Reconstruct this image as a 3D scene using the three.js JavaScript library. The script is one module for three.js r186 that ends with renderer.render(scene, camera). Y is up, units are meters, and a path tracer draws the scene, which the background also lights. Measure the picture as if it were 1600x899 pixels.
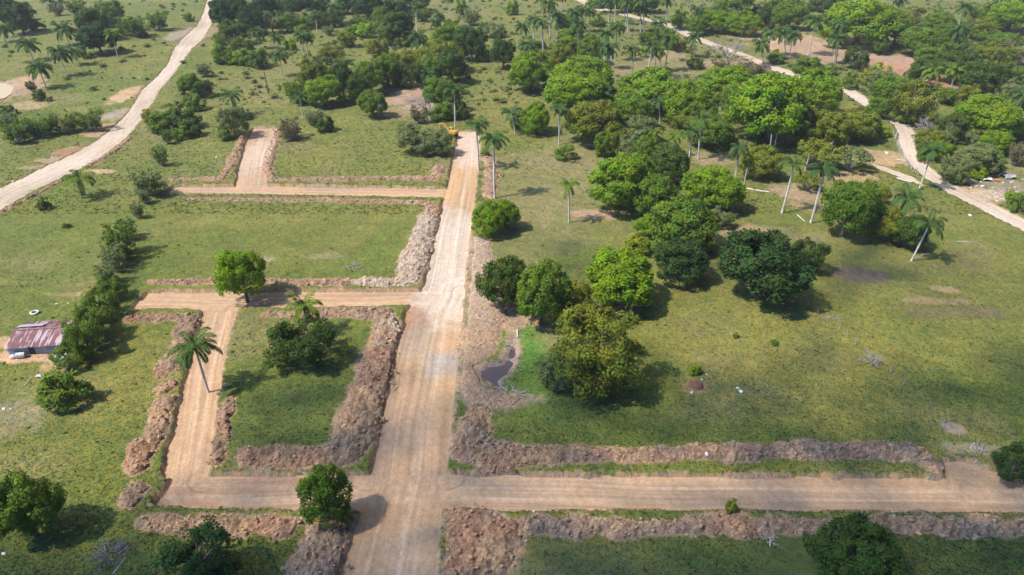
import * as THREE from 'three';
import { mergeGeometries } from 'three/addons/utils/BufferGeometryUtils.js';
import { RoundedBoxGeometry } from 'three/addons/geometries/RoundedBoxGeometry.js';
import { Sky } from 'three/addons/objects/Sky.js';

// ---------------------------------------------------------------- camera, sky, sun, exposure
const scene = new THREE.Scene();
const EYE = 60, PITCH = 31 * Math.PI / 180, FOCAL = 1081;            // metres, radians, pixels of a 1600 px wide frame
const camera = new THREE.PerspectiveCamera(2 * Math.atan(449.5 / FOCAL) * 180 / Math.PI, 1600 / 899, 1, 6000);
camera.position.set(0, EYE, 0);
camera.rotation.set(-PITCH, 0, 0);
camera.updateMatrixWorld(true);
const sunDir = new THREE.Vector3(-0.55, 0.82, 0.20).normalize();     // from the ground towards the sun
const sky = new Sky();
sky.name = 'sky'; sky.userData.kind = 'structure';
sky.scale.setScalar(5000);
sky.material.uniforms.sunPosition.value.copy(sunDir);
sky.material.uniforms.turbidity.value = 10;
sky.material.uniforms.rayleigh.value = 0.5;
sky.material.uniforms.mieCoefficient.value = 0.005;
scene.add(sky);
scene.environmentIntensity = 0.23;
const sun = new THREE.DirectionalLight(0xffecce, 4.35);
sun.position.copy(sunDir).multiplyScalar(900).add(new THREE.Vector3(0, 0, -160));
sun.target.position.set(0, 0, -160);
sun.castShadow = true; sun.shadow.radius = 1.6;
sun.shadow.camera.left = -330; sun.shadow.camera.right = 330; sun.shadow.camera.top = 330; sun.shadow.camera.bottom = -330;
sun.shadow.camera.far = 2200; sun.shadow.mapSize.set(4096, 4096);
scene.add(sun, sun.target);
const renderer = new THREE.WebGLRenderer({ antialias: true });
renderer.toneMapping = THREE.LinearToneMapping;
renderer.toneMappingExposure = 1.45;
renderer.shadowMap.enabled = true;

// ---------------------------------------------------------------- helpers
function rng(seed) { let a = seed >>> 0; return () => { a = (a + 0x6d2b79f5) | 0; let t = Math.imul(a ^ (a >>> 15), 1 | a); t = (t + Math.imul(t ^ (t >>> 7), 61 | t)) ^ t; return ((t ^ (t >>> 14)) >>> 0) / 4294967296; }; }
const R0 = rng(7);
const clamp = (v, a = 0, b = 1) => Math.max(a, Math.min(b, v));
const lerp = (a, b, t) => a + (b - a) * t;
const smooth = (a, b, v) => { const t = clamp((v - a) / (b - a)); return t * t * (3 - 2 * t); };
const HASH = new Float32Array(65536); { const r = rng(99); for (let i = 0; i < 65536; i++) HASH[i] = r(); }
const hash2 = (i, j) => HASH[((i * 73 + j * 1289) ^ ((i >> 4) * 31 + (j >> 5) * 977)) & 65535];
function vnoise(x, y) {                                              // value noise, 0..1
  const i = Math.floor(x), j = Math.floor(y), fx = x - i, fy = y - j, u = fx * fx * (3 - 2 * fx), v = fy * fy * (3 - 2 * fy);
  const a = hash2(i, j), b = hash2(i + 1, j), c = hash2(i, j + 1), d = hash2(i + 1, j + 1);
  return a + (b - a) * u + (c - a) * v + (a - b - c + d) * u * v;
}
const fbm = (x, y, n = 3) => { let s = 0, a = 0.5, t = 0; for (let k = 0; k < n; k++) { s += a * vnoise(x + k * 17.3, y - k * 9.1); t += a; a *= 0.5; x = x * 2.03 + y * 0.11; y = y * 2.03 - x * 0.05; } return s / t; };
const baseHeight = (x, z) => (fbm(x * 0.021 + 40, z * 0.021 + 11, 2) - 0.5) * 1.6 + (fbm(x * 0.0065, z * 0.0065 + 5, 2) - 0.5) * 4.0 * smooth(90, 260, Math.hypot(x, z));
const SP = Math.sin(PITCH), CP = Math.cos(PITCH);
function ray(px, py) { const a = (px - 800) / FOCAL, b = (449.5 - py) / FOCAL; return [a, b * CP - SP, -(CP + b * SP)]; }
function at(px, py, up = 0, fn = baseHeight) {                       // the point of the land (plus up) that stands at a spot of the survey photograph
  const [dx, dy, dz] = ray(px, py); let h = 0, t = 0;
  for (let k = 0; k < 8; k++) { t = (h - EYE) / Math.min(dy, -0.02); h = fn(dx * t, dz * t) + up; }
  return { x: dx * t, y: EYE + dy * t, z: dz * t };
}
const depthOf = (p) => p.y * 0 + (-p.z * CP + (EYE - p.y) * SP);
const used = new Map();
function numbered(name) { const n = used.get(name) || 0; used.set(name, n + 1); return n ? `${name}_${String(n).padStart(3, '0')}` : name; }
function tag(o, label, category, group, kind) { if (label) o.userData.label = label; if (category) o.userData.category = category; if (group) o.userData.group = group; if (kind) o.userData.kind = kind; return o; }
function mesh(name, g, m, parent) { const o = new THREE.Mesh(g, m); o.name = name; o.castShadow = o.receiveShadow = true; parent.add(o); return o; }
function thing(name, label, category, p, turn = 0, group) { const o = new THREE.Group(); o.name = numbered(name); o.position.set(p.x, p.y, p.z); o.rotation.y = turn; tag(o, label, category, group); scene.add(o); return o; }
function single(name, g, m, label, category, group) { return tag(mesh(numbered(name), g, m, scene), label, category, group); }
function structure(name, g, m) { const o = mesh(numbered(name), g, m, scene); o.userData.kind = 'structure'; return o; }
function geo(pos, nor, col, idx, uv) {
  const g = new THREE.BufferGeometry();
  g.setAttribute('position', new THREE.BufferAttribute(pos instanceof Float32Array ? pos : new Float32Array(pos), 3));
  if (nor) g.setAttribute('normal', new THREE.BufferAttribute(nor instanceof Float32Array ? nor : new Float32Array(nor), 3));
  if (col) g.setAttribute('color', new THREE.BufferAttribute(col instanceof Float32Array ? col : new Float32Array(col), 3));
  if (uv) g.setAttribute('uv', new THREE.BufferAttribute(uv instanceof Float32Array ? uv : new Float32Array(uv), 2));
  if (idx) g.setIndex(new THREE.BufferAttribute(idx instanceof Uint32Array ? idx : new Uint32Array(idx), 1));
  if (!nor) g.computeVertexNormals();
  return g;
}
const lin = (r, g, b) => new THREE.Color().setRGB(r, g, b);

// tileable noise for textures
function tileNoise(size, cells, seed) {
  const r = rng(seed), L = new Float32Array(cells * cells).map(() => r()), out = new Float32Array(size * size);
  for (let y = 0; y < size; y++) for (let x = 0; x < size; x++) {
    const u = x / size * cells, v = y / size * cells, i = Math.floor(u), j = Math.floor(v), fx = u - i, fy = v - j, a = fx * fx * (3 - 2 * fx), b = fy * fy * (3 - 2 * fy);
    const i1 = (i + 1) % cells, j1 = (j + 1) % cells;
    out[y * size + x] = lerp(lerp(L[j * cells + i], L[j * cells + i1], a), lerp(L[j1 * cells + i], L[j1 * cells + i1], a), b);
  }
  return out;
}
function dataTexture(size, fn, srgb) {
  const d = new Uint8Array(size * size * 4);
  for (let i = 0; i < size * size; i++) { const c = fn(i); d[i * 4] = clamp(c[0]) * 255; d[i * 4 + 1] = clamp(c[1]) * 255; d[i * 4 + 2] = clamp(c[2]) * 255; d[i * 4 + 3] = 255; }
  const t = new THREE.DataTexture(d, size, size, THREE.RGBAFormat);
  t.wrapS = t.wrapT = THREE.RepeatWrapping; t.magFilter = THREE.LinearFilter; t.minFilter = THREE.LinearMipmapLinearFilter; t.generateMipmaps = true;
  if (srgb) t.colorSpace = THREE.SRGBColorSpace;
  t.needsUpdate = true; return t;
}
const TS = 1024;
const tn = [16, 40, 96, 220, 512].map((c, k) => tileNoise(TS, c, 50 + k));
const grassTex = dataTexture(TS, (i) => { const v = 0.76 + 0.07 * (tn[0][i] - 0.5) + 0.10 * (tn[1][i] - 0.5) + 0.14 * (tn[2][i] - 0.5) + 0.16 * (tn[3][i] - 0.5) + 0.16 * (tn[4][i] - 0.5), w = (tn[1][i] - 0.5) * 0.12 + (tn[3][i] - 0.5) * 0.1; return [v + w, v, v - w * 0.9]; }, true);
const spoilTex = dataTexture(TS, (i) => { const s = tn[3][i] > 0.8 ? -0.12 : 0, v = 0.80 + 0.10 * (tn[0][i] - 0.5) + 0.16 * (tn[1][i] - 0.5) + 0.24 * (tn[2][i] - 0.5) + 0.26 * (tn[3][i] - 0.5) + 0.2 * (tn[4][i] - 0.5) + s; return [v, v * 0.995, v * 0.985]; }, true);
const grassBump = dataTexture(TS, (i) => { const v = 0.5 + 0.3 * (tn[1][i] - 0.5) + 0.4 * (tn[2][i] - 0.5) + 0.5 * (tn[3][i] - 0.5) + 0.4 * (tn[4][i] - 0.5); return [v, v, v]; });
const dirtTex = dataTexture(TS, (i) => { const s = tn[4][i] > 0.86 ? -0.14 : 0, v = 0.82 + 0.06 * (tn[0][i] - 0.5) + 0.07 * (tn[1][i] - 0.5) + 0.09 * (tn[2][i] - 0.5) + 0.10 * (tn[3][i] - 0.5) + 0.10 * (tn[4][i] - 0.5) + s * 0.6; return [v, v, v]; }, true);

// ---------------------------------------------------------------- the plan: roads, spoil banks, ponds, bare patches (survey points)
function interp(list, key, val, q) { const n = list.length; if (q <= list[0][key]) return list[0][val]; if (q >= list[n - 1][key]) return list[n - 1][val]; let a = 0, b = n - 1; while (b - a > 1) { const m = (a + b) >> 1; if (list[m][key] <= q) a = m; else b = m; } const t = (q - list[a][key]) / (list[b][key] - list[a][key] || 1); return lerp(list[a][val], list[b][val], t); }
function makeRoad(o) {
  const A = o.a.map(([x, y]) => at(x, y)), B = o.b.map(([x, y]) => at(x, y)), k = o.along;
  A.sort((p, q) => p[k] - q[k]); B.sort((p, q) => p[k] - q[k]);
  o.A = A; o.B = B; o.lo = Math.max(A[0][k], B[0][k]) - (o.padLo || 0); o.hi = Math.min(A[A.length - 1][k], B[B.length - 1][k]) + (o.padHi || 0);
  o.other = k === 'z' ? 'x' : 'z';
  o.edges = (s) => [interp(A, k, o.other, s), interp(B, k, o.other, s)];
  o.dist = (x, z) => { const s = k === 'z' ? z : x, c = k === 'z' ? x : z; if (s < o.lo - 2 || s > o.hi + 2) return 9; const [a, b] = o.edges(s); return Math.max(Math.min(a, b) - c, c - Math.max(a, b), o.lo - s, s - o.hi); };
  return o;
}
const mainRoad = makeRoad({
  name: 'main_dirt_road', along: 'z', drop: 0.52, padHi: 14, kindOf: 'main',
  a: [[715, 203], [712, 225], [706, 250], [700, 280], [697, 295], [692, 310], [686, 340], [676, 380], [667, 420], [661, 440], [650, 460], [637, 480], [630, 500], [620, 540], [607, 600], [594, 660], [582, 720], [578, 740], [558, 800], [543, 850], [528, 899], [508, 960]],
  b: [[748, 203], [750, 225], [748, 250], [745, 280], [743, 295], [742, 310], [740, 340], [734, 380], [729, 420], [727, 440], [726, 460], [724, 480], [722, 500], [718, 540], [712, 600], [707, 660], [700, 720], [698, 740], [690, 800], [686, 850], [682, 899], [676, 960]],
});
const crossRoads = [
  { name: 'cross_dirt_road', along: 'x', drop: 0.535, a: [[252, 738], [330, 739], [450, 739], [575, 738], [640, 738], [700, 736], [800, 738], [1000, 740], [1200, 741], [1380, 742], [1478, 743], [1474, 716], [1528, 718], [1536, 728], [1570, 732], [1600, 752], [1680, 800]], b: [[238, 789], [330, 791], [450, 794], [560, 797], [700, 794], [800, 795], [1000, 795], [1200, 796], [1400, 798], [1600, 799], [1760, 806]] },
  { name: 'side_dirt_road', along: 'z', drop: 0.55, padHi: 0.6, padLo: 1.0, a: [[252, 741], [262, 690], [275, 640], [287, 590], [300, 540], [313, 490], [314, 479]], b: [[325, 741], [332, 690], [338, 640], [345, 590], [352, 550], [361, 510], [372, 479]] },
  { name: 'cross_dirt_road', along: 'x', drop: 0.535, a: [[204, 456], [260, 452], [350, 453], [450, 452], [560, 452], [668, 452]], b: [[203, 482], [260, 481], [313, 481], [372, 479], [450, 480], [560, 478], [640, 474], [668, 474]] },
  { name: 'cross_dirt_road', along: 'x', drop: 0.535, a: [[258, 289], [320, 289], [365, 289], [420, 288], [500, 289], [600, 291], [710, 293]], b: [[258, 302], [320, 302], [420, 303], [500, 304], [600, 306], [710, 308]] },
  { name: 'side_dirt_road', along: 'z', drop: 0.55, padHi: 0.8, a: [[366, 291], [374, 250], [385, 215], [395, 197]], b: [[414, 291], [420, 250], [429, 225], [441, 197]] },
  { name: 'pale_country_road', along: 'z', drop: 0.14, pale: 1, a: [[326, -14], [324, 0], [318, 20], [308, 40], [285, 60], [273, 75], [262, 100], [245, 120], [222, 140], [210, 160], [196, 180], [175, 200], [150, 220], [115, 240], [70, 260], [30, 280], [-15, 300], [-60, 320], [-110, 340], [-170, 365]], b: [[346, -14], [343, 0], [336, 20], [328, 40], [316, 60], [299, 75], [281, 100], [266, 120], [248, 140], [237, 160], [224, 180], [209, 200], [190, 220], [163, 240], [128, 260], [90, 280], [45, 300], [12, 320], [-24, 340], [-70, 365]] },
  { name: 'pale_country_road', along: 'z', drop: 0.12, pale: 1, a: [[892, -8], [900, 0], [930, 15], [985, 27], [1035, 38], [1070, 55], [1100, 68], [1150, 85], [1185, 100], [1208, 110], [1245, 121], [1285, 130], [1310, 138], [1328, 150], [1350, 165], [1379, 180], [1398, 195], [1406, 210], [1406, 225], [1413, 240], [1426, 260], [1450, 280], [1480, 300], [1520, 320], [1560, 340], [1600, 360], [1660, 390]], b: [[906, -8], [914, 0], [952, 15], [1005, 27], [1052, 38], [1088, 55], [1118, 68], [1168, 85], [1203, 100], [1234, 110], [1270, 121], [1308, 130], [1330, 138], [1350, 150], [1367, 165], [1398, 180], [1421, 195], [1430, 210], [1428, 225], [1434, 240], [1451, 260], [1478, 280], [1516, 300], [1556, 320], [1597, 340], [1640, 360], [1710, 390]] },
  { name: 'dirt_track', along: 'x', drop: 0.06, pale: 1, a: [[1362, 255], [1385, 262], [1410, 271], [1446, 284]], b: [[1364, 261], [1385, 268], [1410, 278], [1444, 291]] },
].map(makeRoad);
const roads = [mainRoad, ...crossRoads];
const roadDist = (x, z) => { let d = 9; for (const r of roads) { const e = r.dist(x, z); if (e < d) d = e; } return d; };

// spoil banks: [label, points of px, py, half width in metres, height in metres]
const banks = [
  ['lumpy brown spoil bank bending round the corner of the left side road', [[202, 497, 0.9, 0.5], [250, 496, 1.1, 0.7], [298, 497, 1.2, 0.8], [291, 515, 1.4, 0.9], [281, 545, 1.6, 0.9], [264, 575, 1.4, 0.8], [255, 584, 0.8, 0.4]]],
  ['small round spoil heap beside the left side road above the long heap', [[266, 603, 0.9, 0.6], [257, 607, 1.1, 0.7]]],
  ['ragged spoil heap of dumped loads left of the side road', [[256, 632, 1.3, 0.9], [248, 655, 1.1, 0.7], [240, 681, 1.3, 0.8], [222, 703, 1.8, 1.0], [219, 728, 1.4, 0.9]]],
  ['single oval spoil heap at the corner by the lower left road end', [[213, 764, 1.2, 0.8], [205, 778, 1.3, 0.8]]],
  ['long spoil bank round three sides of the plot with the dark tree', [[414, 492, 0.7, 0.4], [470, 492, 0.9, 0.6], [540, 488, 1.2, 0.8], [600, 492, 1.6, 0.9], [604, 520, 1.9, 0.9], [588, 570, 2.2, 1.0], [572, 620, 2.5, 1.1], [556, 668, 2.6, 1.1], [545, 705, 2.0, 1.0], [510, 714, 1.8, 0.9], [450, 715, 1.6, 0.9], [385, 714, 1.4, 0.8]]],
  ['narrow spoil bank on the right of the left side road', [[338, 718, 1.0, 0.7], [347, 680, 0.9, 0.7], [354, 645, 0.8, 0.6], [360, 625, 0.6, 0.4]]],
  ['long lumpy spoil bank above the lower cross road on the right', [[748, 640, 1.2, 0.6], [740, 670, 1.9, 0.9], [738, 700, 2.3, 1.1], [775, 713, 2.2, 1.1], [850, 711, 1.45, 0.9], [950, 711, 1.25, 0.8], [1100, 709, 1.25, 0.9], [1250, 704, 1.4, 0.9], [1350, 705, 1.35, 0.9], [1425, 710, 1.6, 0.9], [1460, 728, 1.1, 0.5]]],
  ['broad spoil heap right of the main road at the bottom edge', [[735, 815, 2.6, 0.9], [765, 845, 3.4, 1.1], [745, 890, 3.2, 1.1], [725, 950, 3.2, 1.0]]],
  ['row of dumped spoil below the lower cross road, right of the main road', [[835, 820, 1.5, 0.8], [920, 824, 1.2, 0.8], [1030, 825, 1.15, 0.9], [1120, 820, 1.3, 0.9], [1200, 822, 1.2, 0.8], [1325, 826, 1.0, 0.7]]],
  ['row of dumped spoil by the lower right corner of the field', [[1356, 818, 0.8, 0.5], [1430, 823, 1.25, 0.9], [1530, 822, 1.3, 0.9], [1640, 828, 1.3, 0.9]]],
  ['low grey spoil bank below the lower cross road on the left', [[228, 817, 0.9, 0.5], [300, 820, 1.2, 0.7], [370, 820, 1.2, 0.7], [445, 824, 1.3, 0.7]]],
  ['broad brown spoil heap left of the main road at the bottom edge', [[505, 838, 1.8, 0.8], [500, 860, 2.4, 0.9], [488, 895, 2.6, 1.0], [465, 950, 2.8, 1.0]]],
  ['spoil bank along the upper side of the middle cross road', [[236, 441, 0.7, 0.5], [330, 440, 0.9, 0.5], [400, 441, 1.0, 0.6], [480, 441, 1.1, 0.7], [560, 441, 1.2, 0.7], [630, 441, 1.1, 0.6]]],
  ['wide pale spoil bank left of the main road below the upper cross road', [[676, 325, 1.6, 0.7], [664, 355, 1.9, 0.8], [652, 388, 2.2, 0.9], [643, 418, 2.3, 0.9], [640, 432, 1.8, 0.7]]],
  ['low reddish spoil bank along the lower side of the upper cross road', [[296, 311, 0.6, 0.4], [400, 312, 0.8, 0.5], [500, 313, 0.8, 0.5], [600, 315, 0.9, 0.5], [668, 317, 1.0, 0.5]]],
  ['spoil bank left of the short stub road', [[268, 281, 0.7, 0.4], [345, 279, 1.0, 0.6], [359, 262, 1.0, 0.6], [367, 242, 1.0, 0.6], [379, 213, 0.8, 0.5]]],
  ['spoil bank between the stub road and the main road', [[432, 208, 0.8, 0.4], [425, 235, 1.1, 0.6], [417, 268, 1.1, 0.6], [426, 281, 0.8, 0.5], [520, 280, 0.8, 0.6], [600, 279, 0.8, 0.6], [680, 279, 1.2, 0.7], [688, 264, 1.6, 0.8]]],
  ['spoil bank under the two tall palms right of the main road', [[764, 305, 1.3, 0.5], [768, 270, 1.6, 0.6], [762, 243, 1.3, 0.5]]],
  ['broad graded earth bank between the main road and the pond', [[750, 378, 1.6, 0.4], [755, 415, 2.1, 0.5], [758, 455, 2.6, 0.5], [762, 495, 2.9, 0.55], [750, 535, 2.6, 0.5], [733, 572, 1.4, 0.4], [733, 605, 1.4, 0.5], [755, 624, 1.5, 0.5], [790, 626, 1.2, 0.5]]],
  ['low crumbling earth edge along the right of the left pale road', [[-10, 337, 0.5, 0.35], [30, 317, 0.5, 0.4], [70, 297, 0.55, 0.4], [110, 276, 0.6, 0.4], [148, 254, 0.7, 0.45], [178, 237, 0.7, 0.4], [203, 216, 0.6, 0.35]]],
].map(([label, pts]) => {
  const P = pts.map(([x, y, r, h]) => ({ ...at(x, y), r, h })), seg = [];
  let x0 = 1e9, x1 = -1e9, z0 = 1e9, z1 = -1e9;
  for (const p of P) { x0 = Math.min(x0, p.x - p.r - 1.2); x1 = Math.max(x1, p.x + p.r + 1.2); z0 = Math.min(z0, p.z - p.r - 1.2); z1 = Math.max(z1, p.z + p.r + 1.2); }
  return { label, P, box: [x0, x1, z0, z1], graded: label.includes('graded') };
});
function bankField(b, x, z) {                                        // [how deep inside 0..1, height]
  if (x < b.box[0] || x > b.box[1] || z < b.box[2] || z > b.box[3]) return null;
  let best = -9, bh = 0, br = 1;
  for (let k = 0; k + 1 < b.P.length; k++) {
    const p = b.P[k], q = b.P[k + 1], dx = q.x - p.x, dz = q.z - p.z, t = clamp(((x - p.x) * dx + (z - p.z) * dz) / (dx * dx + dz * dz)), r = lerp(p.r, q.r, t), e = 1 - Math.hypot(x - p.x - dx * t, z - p.z - dz * t) / r;
    if (e * r > best * br) { best = e; bh = lerp(p.h, q.h, t); br = r; }
  }
  return [best, bh, br];
}
function heaps(x, z) { const u = x / 1.7, v = z / 1.7, i = Math.floor(u), j = Math.floor(v); let m = 9; for (let a = -1; a < 2; a++) for (let b = -1; b < 2; b++) { const p = hash2(i + a + 911, j + b), q = hash2(i + a, j + b + 577), d = Math.hypot(i + a + p - u, j + b + q - v); if (d < m) m = d; } return clamp(1 - m * 0.95); }
const bankRise = (b, x, z) => {
  const f = bankField(b, x, z); if (!f) return null;
  const wob = (fbm(x * 1.1 + 3, z * 1.1, 3) - 0.5) * 1.3 + (vnoise(x * 0.45, z * 0.45) - 0.5) * 1.0, e = f[0] + wob * Math.min(0.7, 0.9 / f[2]);
  if (e < -0.75) return null;
  const lump = 0.45 * fbm(x * 0.55 + 9, z * 0.55 + 2, 2) + 0.75 * heaps(x, z), clod = fbm(x * 2.3, z * 2.3, 3), grit = vnoise(x * 6.1, z * 6.1);
  const dome = Math.sqrt(clamp(e * 1.5, 0, 1));
  const rd = roadDist(x, z), pd = pondDist(x, z), cut = (b.graded ? smooth(1.3, -0.3, rd) * 0.62 + smooth(-0.2, -0.7, rd) * 0.8 : smooth(0.14, -0.06, rd) * 1.6) + smooth(0.7, -0.3, pd) * 1.6;
  if (b.graded) return { e, y: -cut + f[1] * (0.25 + 0.5 * dome) * (e > 0 ? 1 : 0) * 0.75 + (e > 0 ? smooth(0, 0.3, e) * ((clod - 0.45) * 0.3 + (grit - 0.5) * 0.08) : e * 0.5) - 0.03 };
  return { e, y: -cut + 0.62 * f[1] * dome * (0.1 + 1.45 * lump) + (e > 0 ? smooth(0, 0.2, e) * ((clod - 0.45) * 0.62 + (grit - 0.5) * 0.18) : 0) + (e < 0 ? e * 0.5 : 0) - 0.03 };
};
const bankAt = (x, z) => { let e = -9, y = 0; for (const b of banks) { const r = bankRise(b, x, z); if (r && r.e > e) { e = r.e; y = r.y; } } return e > -0.7 ? { e, y } : null; };
const ponds = [
  { name: 'muddy_pond', pts: [[744, 574], [768, 571], [788, 566], [795, 548], [799, 528], [805, 526], [808, 545], [805, 558], [799, 572], [784, 590], [778, 604], [768, 600], [754, 590]], depth: 0.75, level: 0.32 },
  { name: 'pale_pond', pts: [[-40, 128], [8, 127], [17, 131], [19, 137], [15, 146], [6, 153], [-40, 158]], depth: 0.5, level: 0.2 },
].map((o) => ({ ...o, P: o.pts.map(([x, y]) => at(x, y)) }));
function polyDist(P, x, z) { let d = 1e9, inside = false; for (let i = 0, j = P.length - 1; i < P.length; j = i++) { const a = P[i], b = P[j]; if ((a.z > z) !== (b.z > z) && x < (b.x - a.x) * (z - a.z) / (b.z - a.z) + a.x) inside = !inside; const dx = b.x - a.x, dz = b.z - a.z, t = clamp(((x - a.x) * dx + (z - a.z) * dz) / (dx * dx + dz * dz)); d = Math.min(d, Math.hypot(x - a.x - dx * t, z - a.z - dz * t)); } return inside ? -d : d; }
const pondDist = (x, z) => { let d = 9; for (const o of ponds) { if (Math.abs(x - o.P[0].x) < 60 && Math.abs(z - o.P[0].z) < 30) d = Math.min(d, polyDist(o.P, x, z)); } return d; };
function landHeight(x, z) {
  let y = baseHeight(x, z) + (fbm(x * 0.5, z * 0.5, 2) - 0.5) * 0.14;
  if (z < -25 && z > -460 && Math.abs(x) < 320) {
    const d = roadDist(x, z);
    if (d < 1) { const wob = (vnoise(x * 0.45, z * 0.45) - 0.5) * 0.85 + (vnoise(x * 1.5, z * 1.5) - 0.5) * 0.35 + (vnoise(x * 4, z * 4) - 0.5) * 0.12; y = lerp(y, baseHeight(x, z) - 0.95, smooth(0.08, -0.28, d + wob * 0.6)) + 0.09 * smooth(0.9, 0.2, d) * smooth(0, 0.25, d) * vnoise(x * 2, z * 2); }
    const w = pondDist(x, z); if (w < 1.5) y -= 0.8 * smooth(0.5, -1.2, w + (vnoise(x, z) - 0.5) * 0.8);
  }
  return y;
}
const surfaceAt = (x, z) => { let y = landHeight(x, z); const b = bankAt(x, z); if (b && b.e > 0) y = Math.max(y, baseHeight(x, z) + b.y); for (const r of roads) if (r.dist(x, z) < 0) y = Math.max(y, baseHeight(x, z) - r.drop); return y; };
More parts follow.
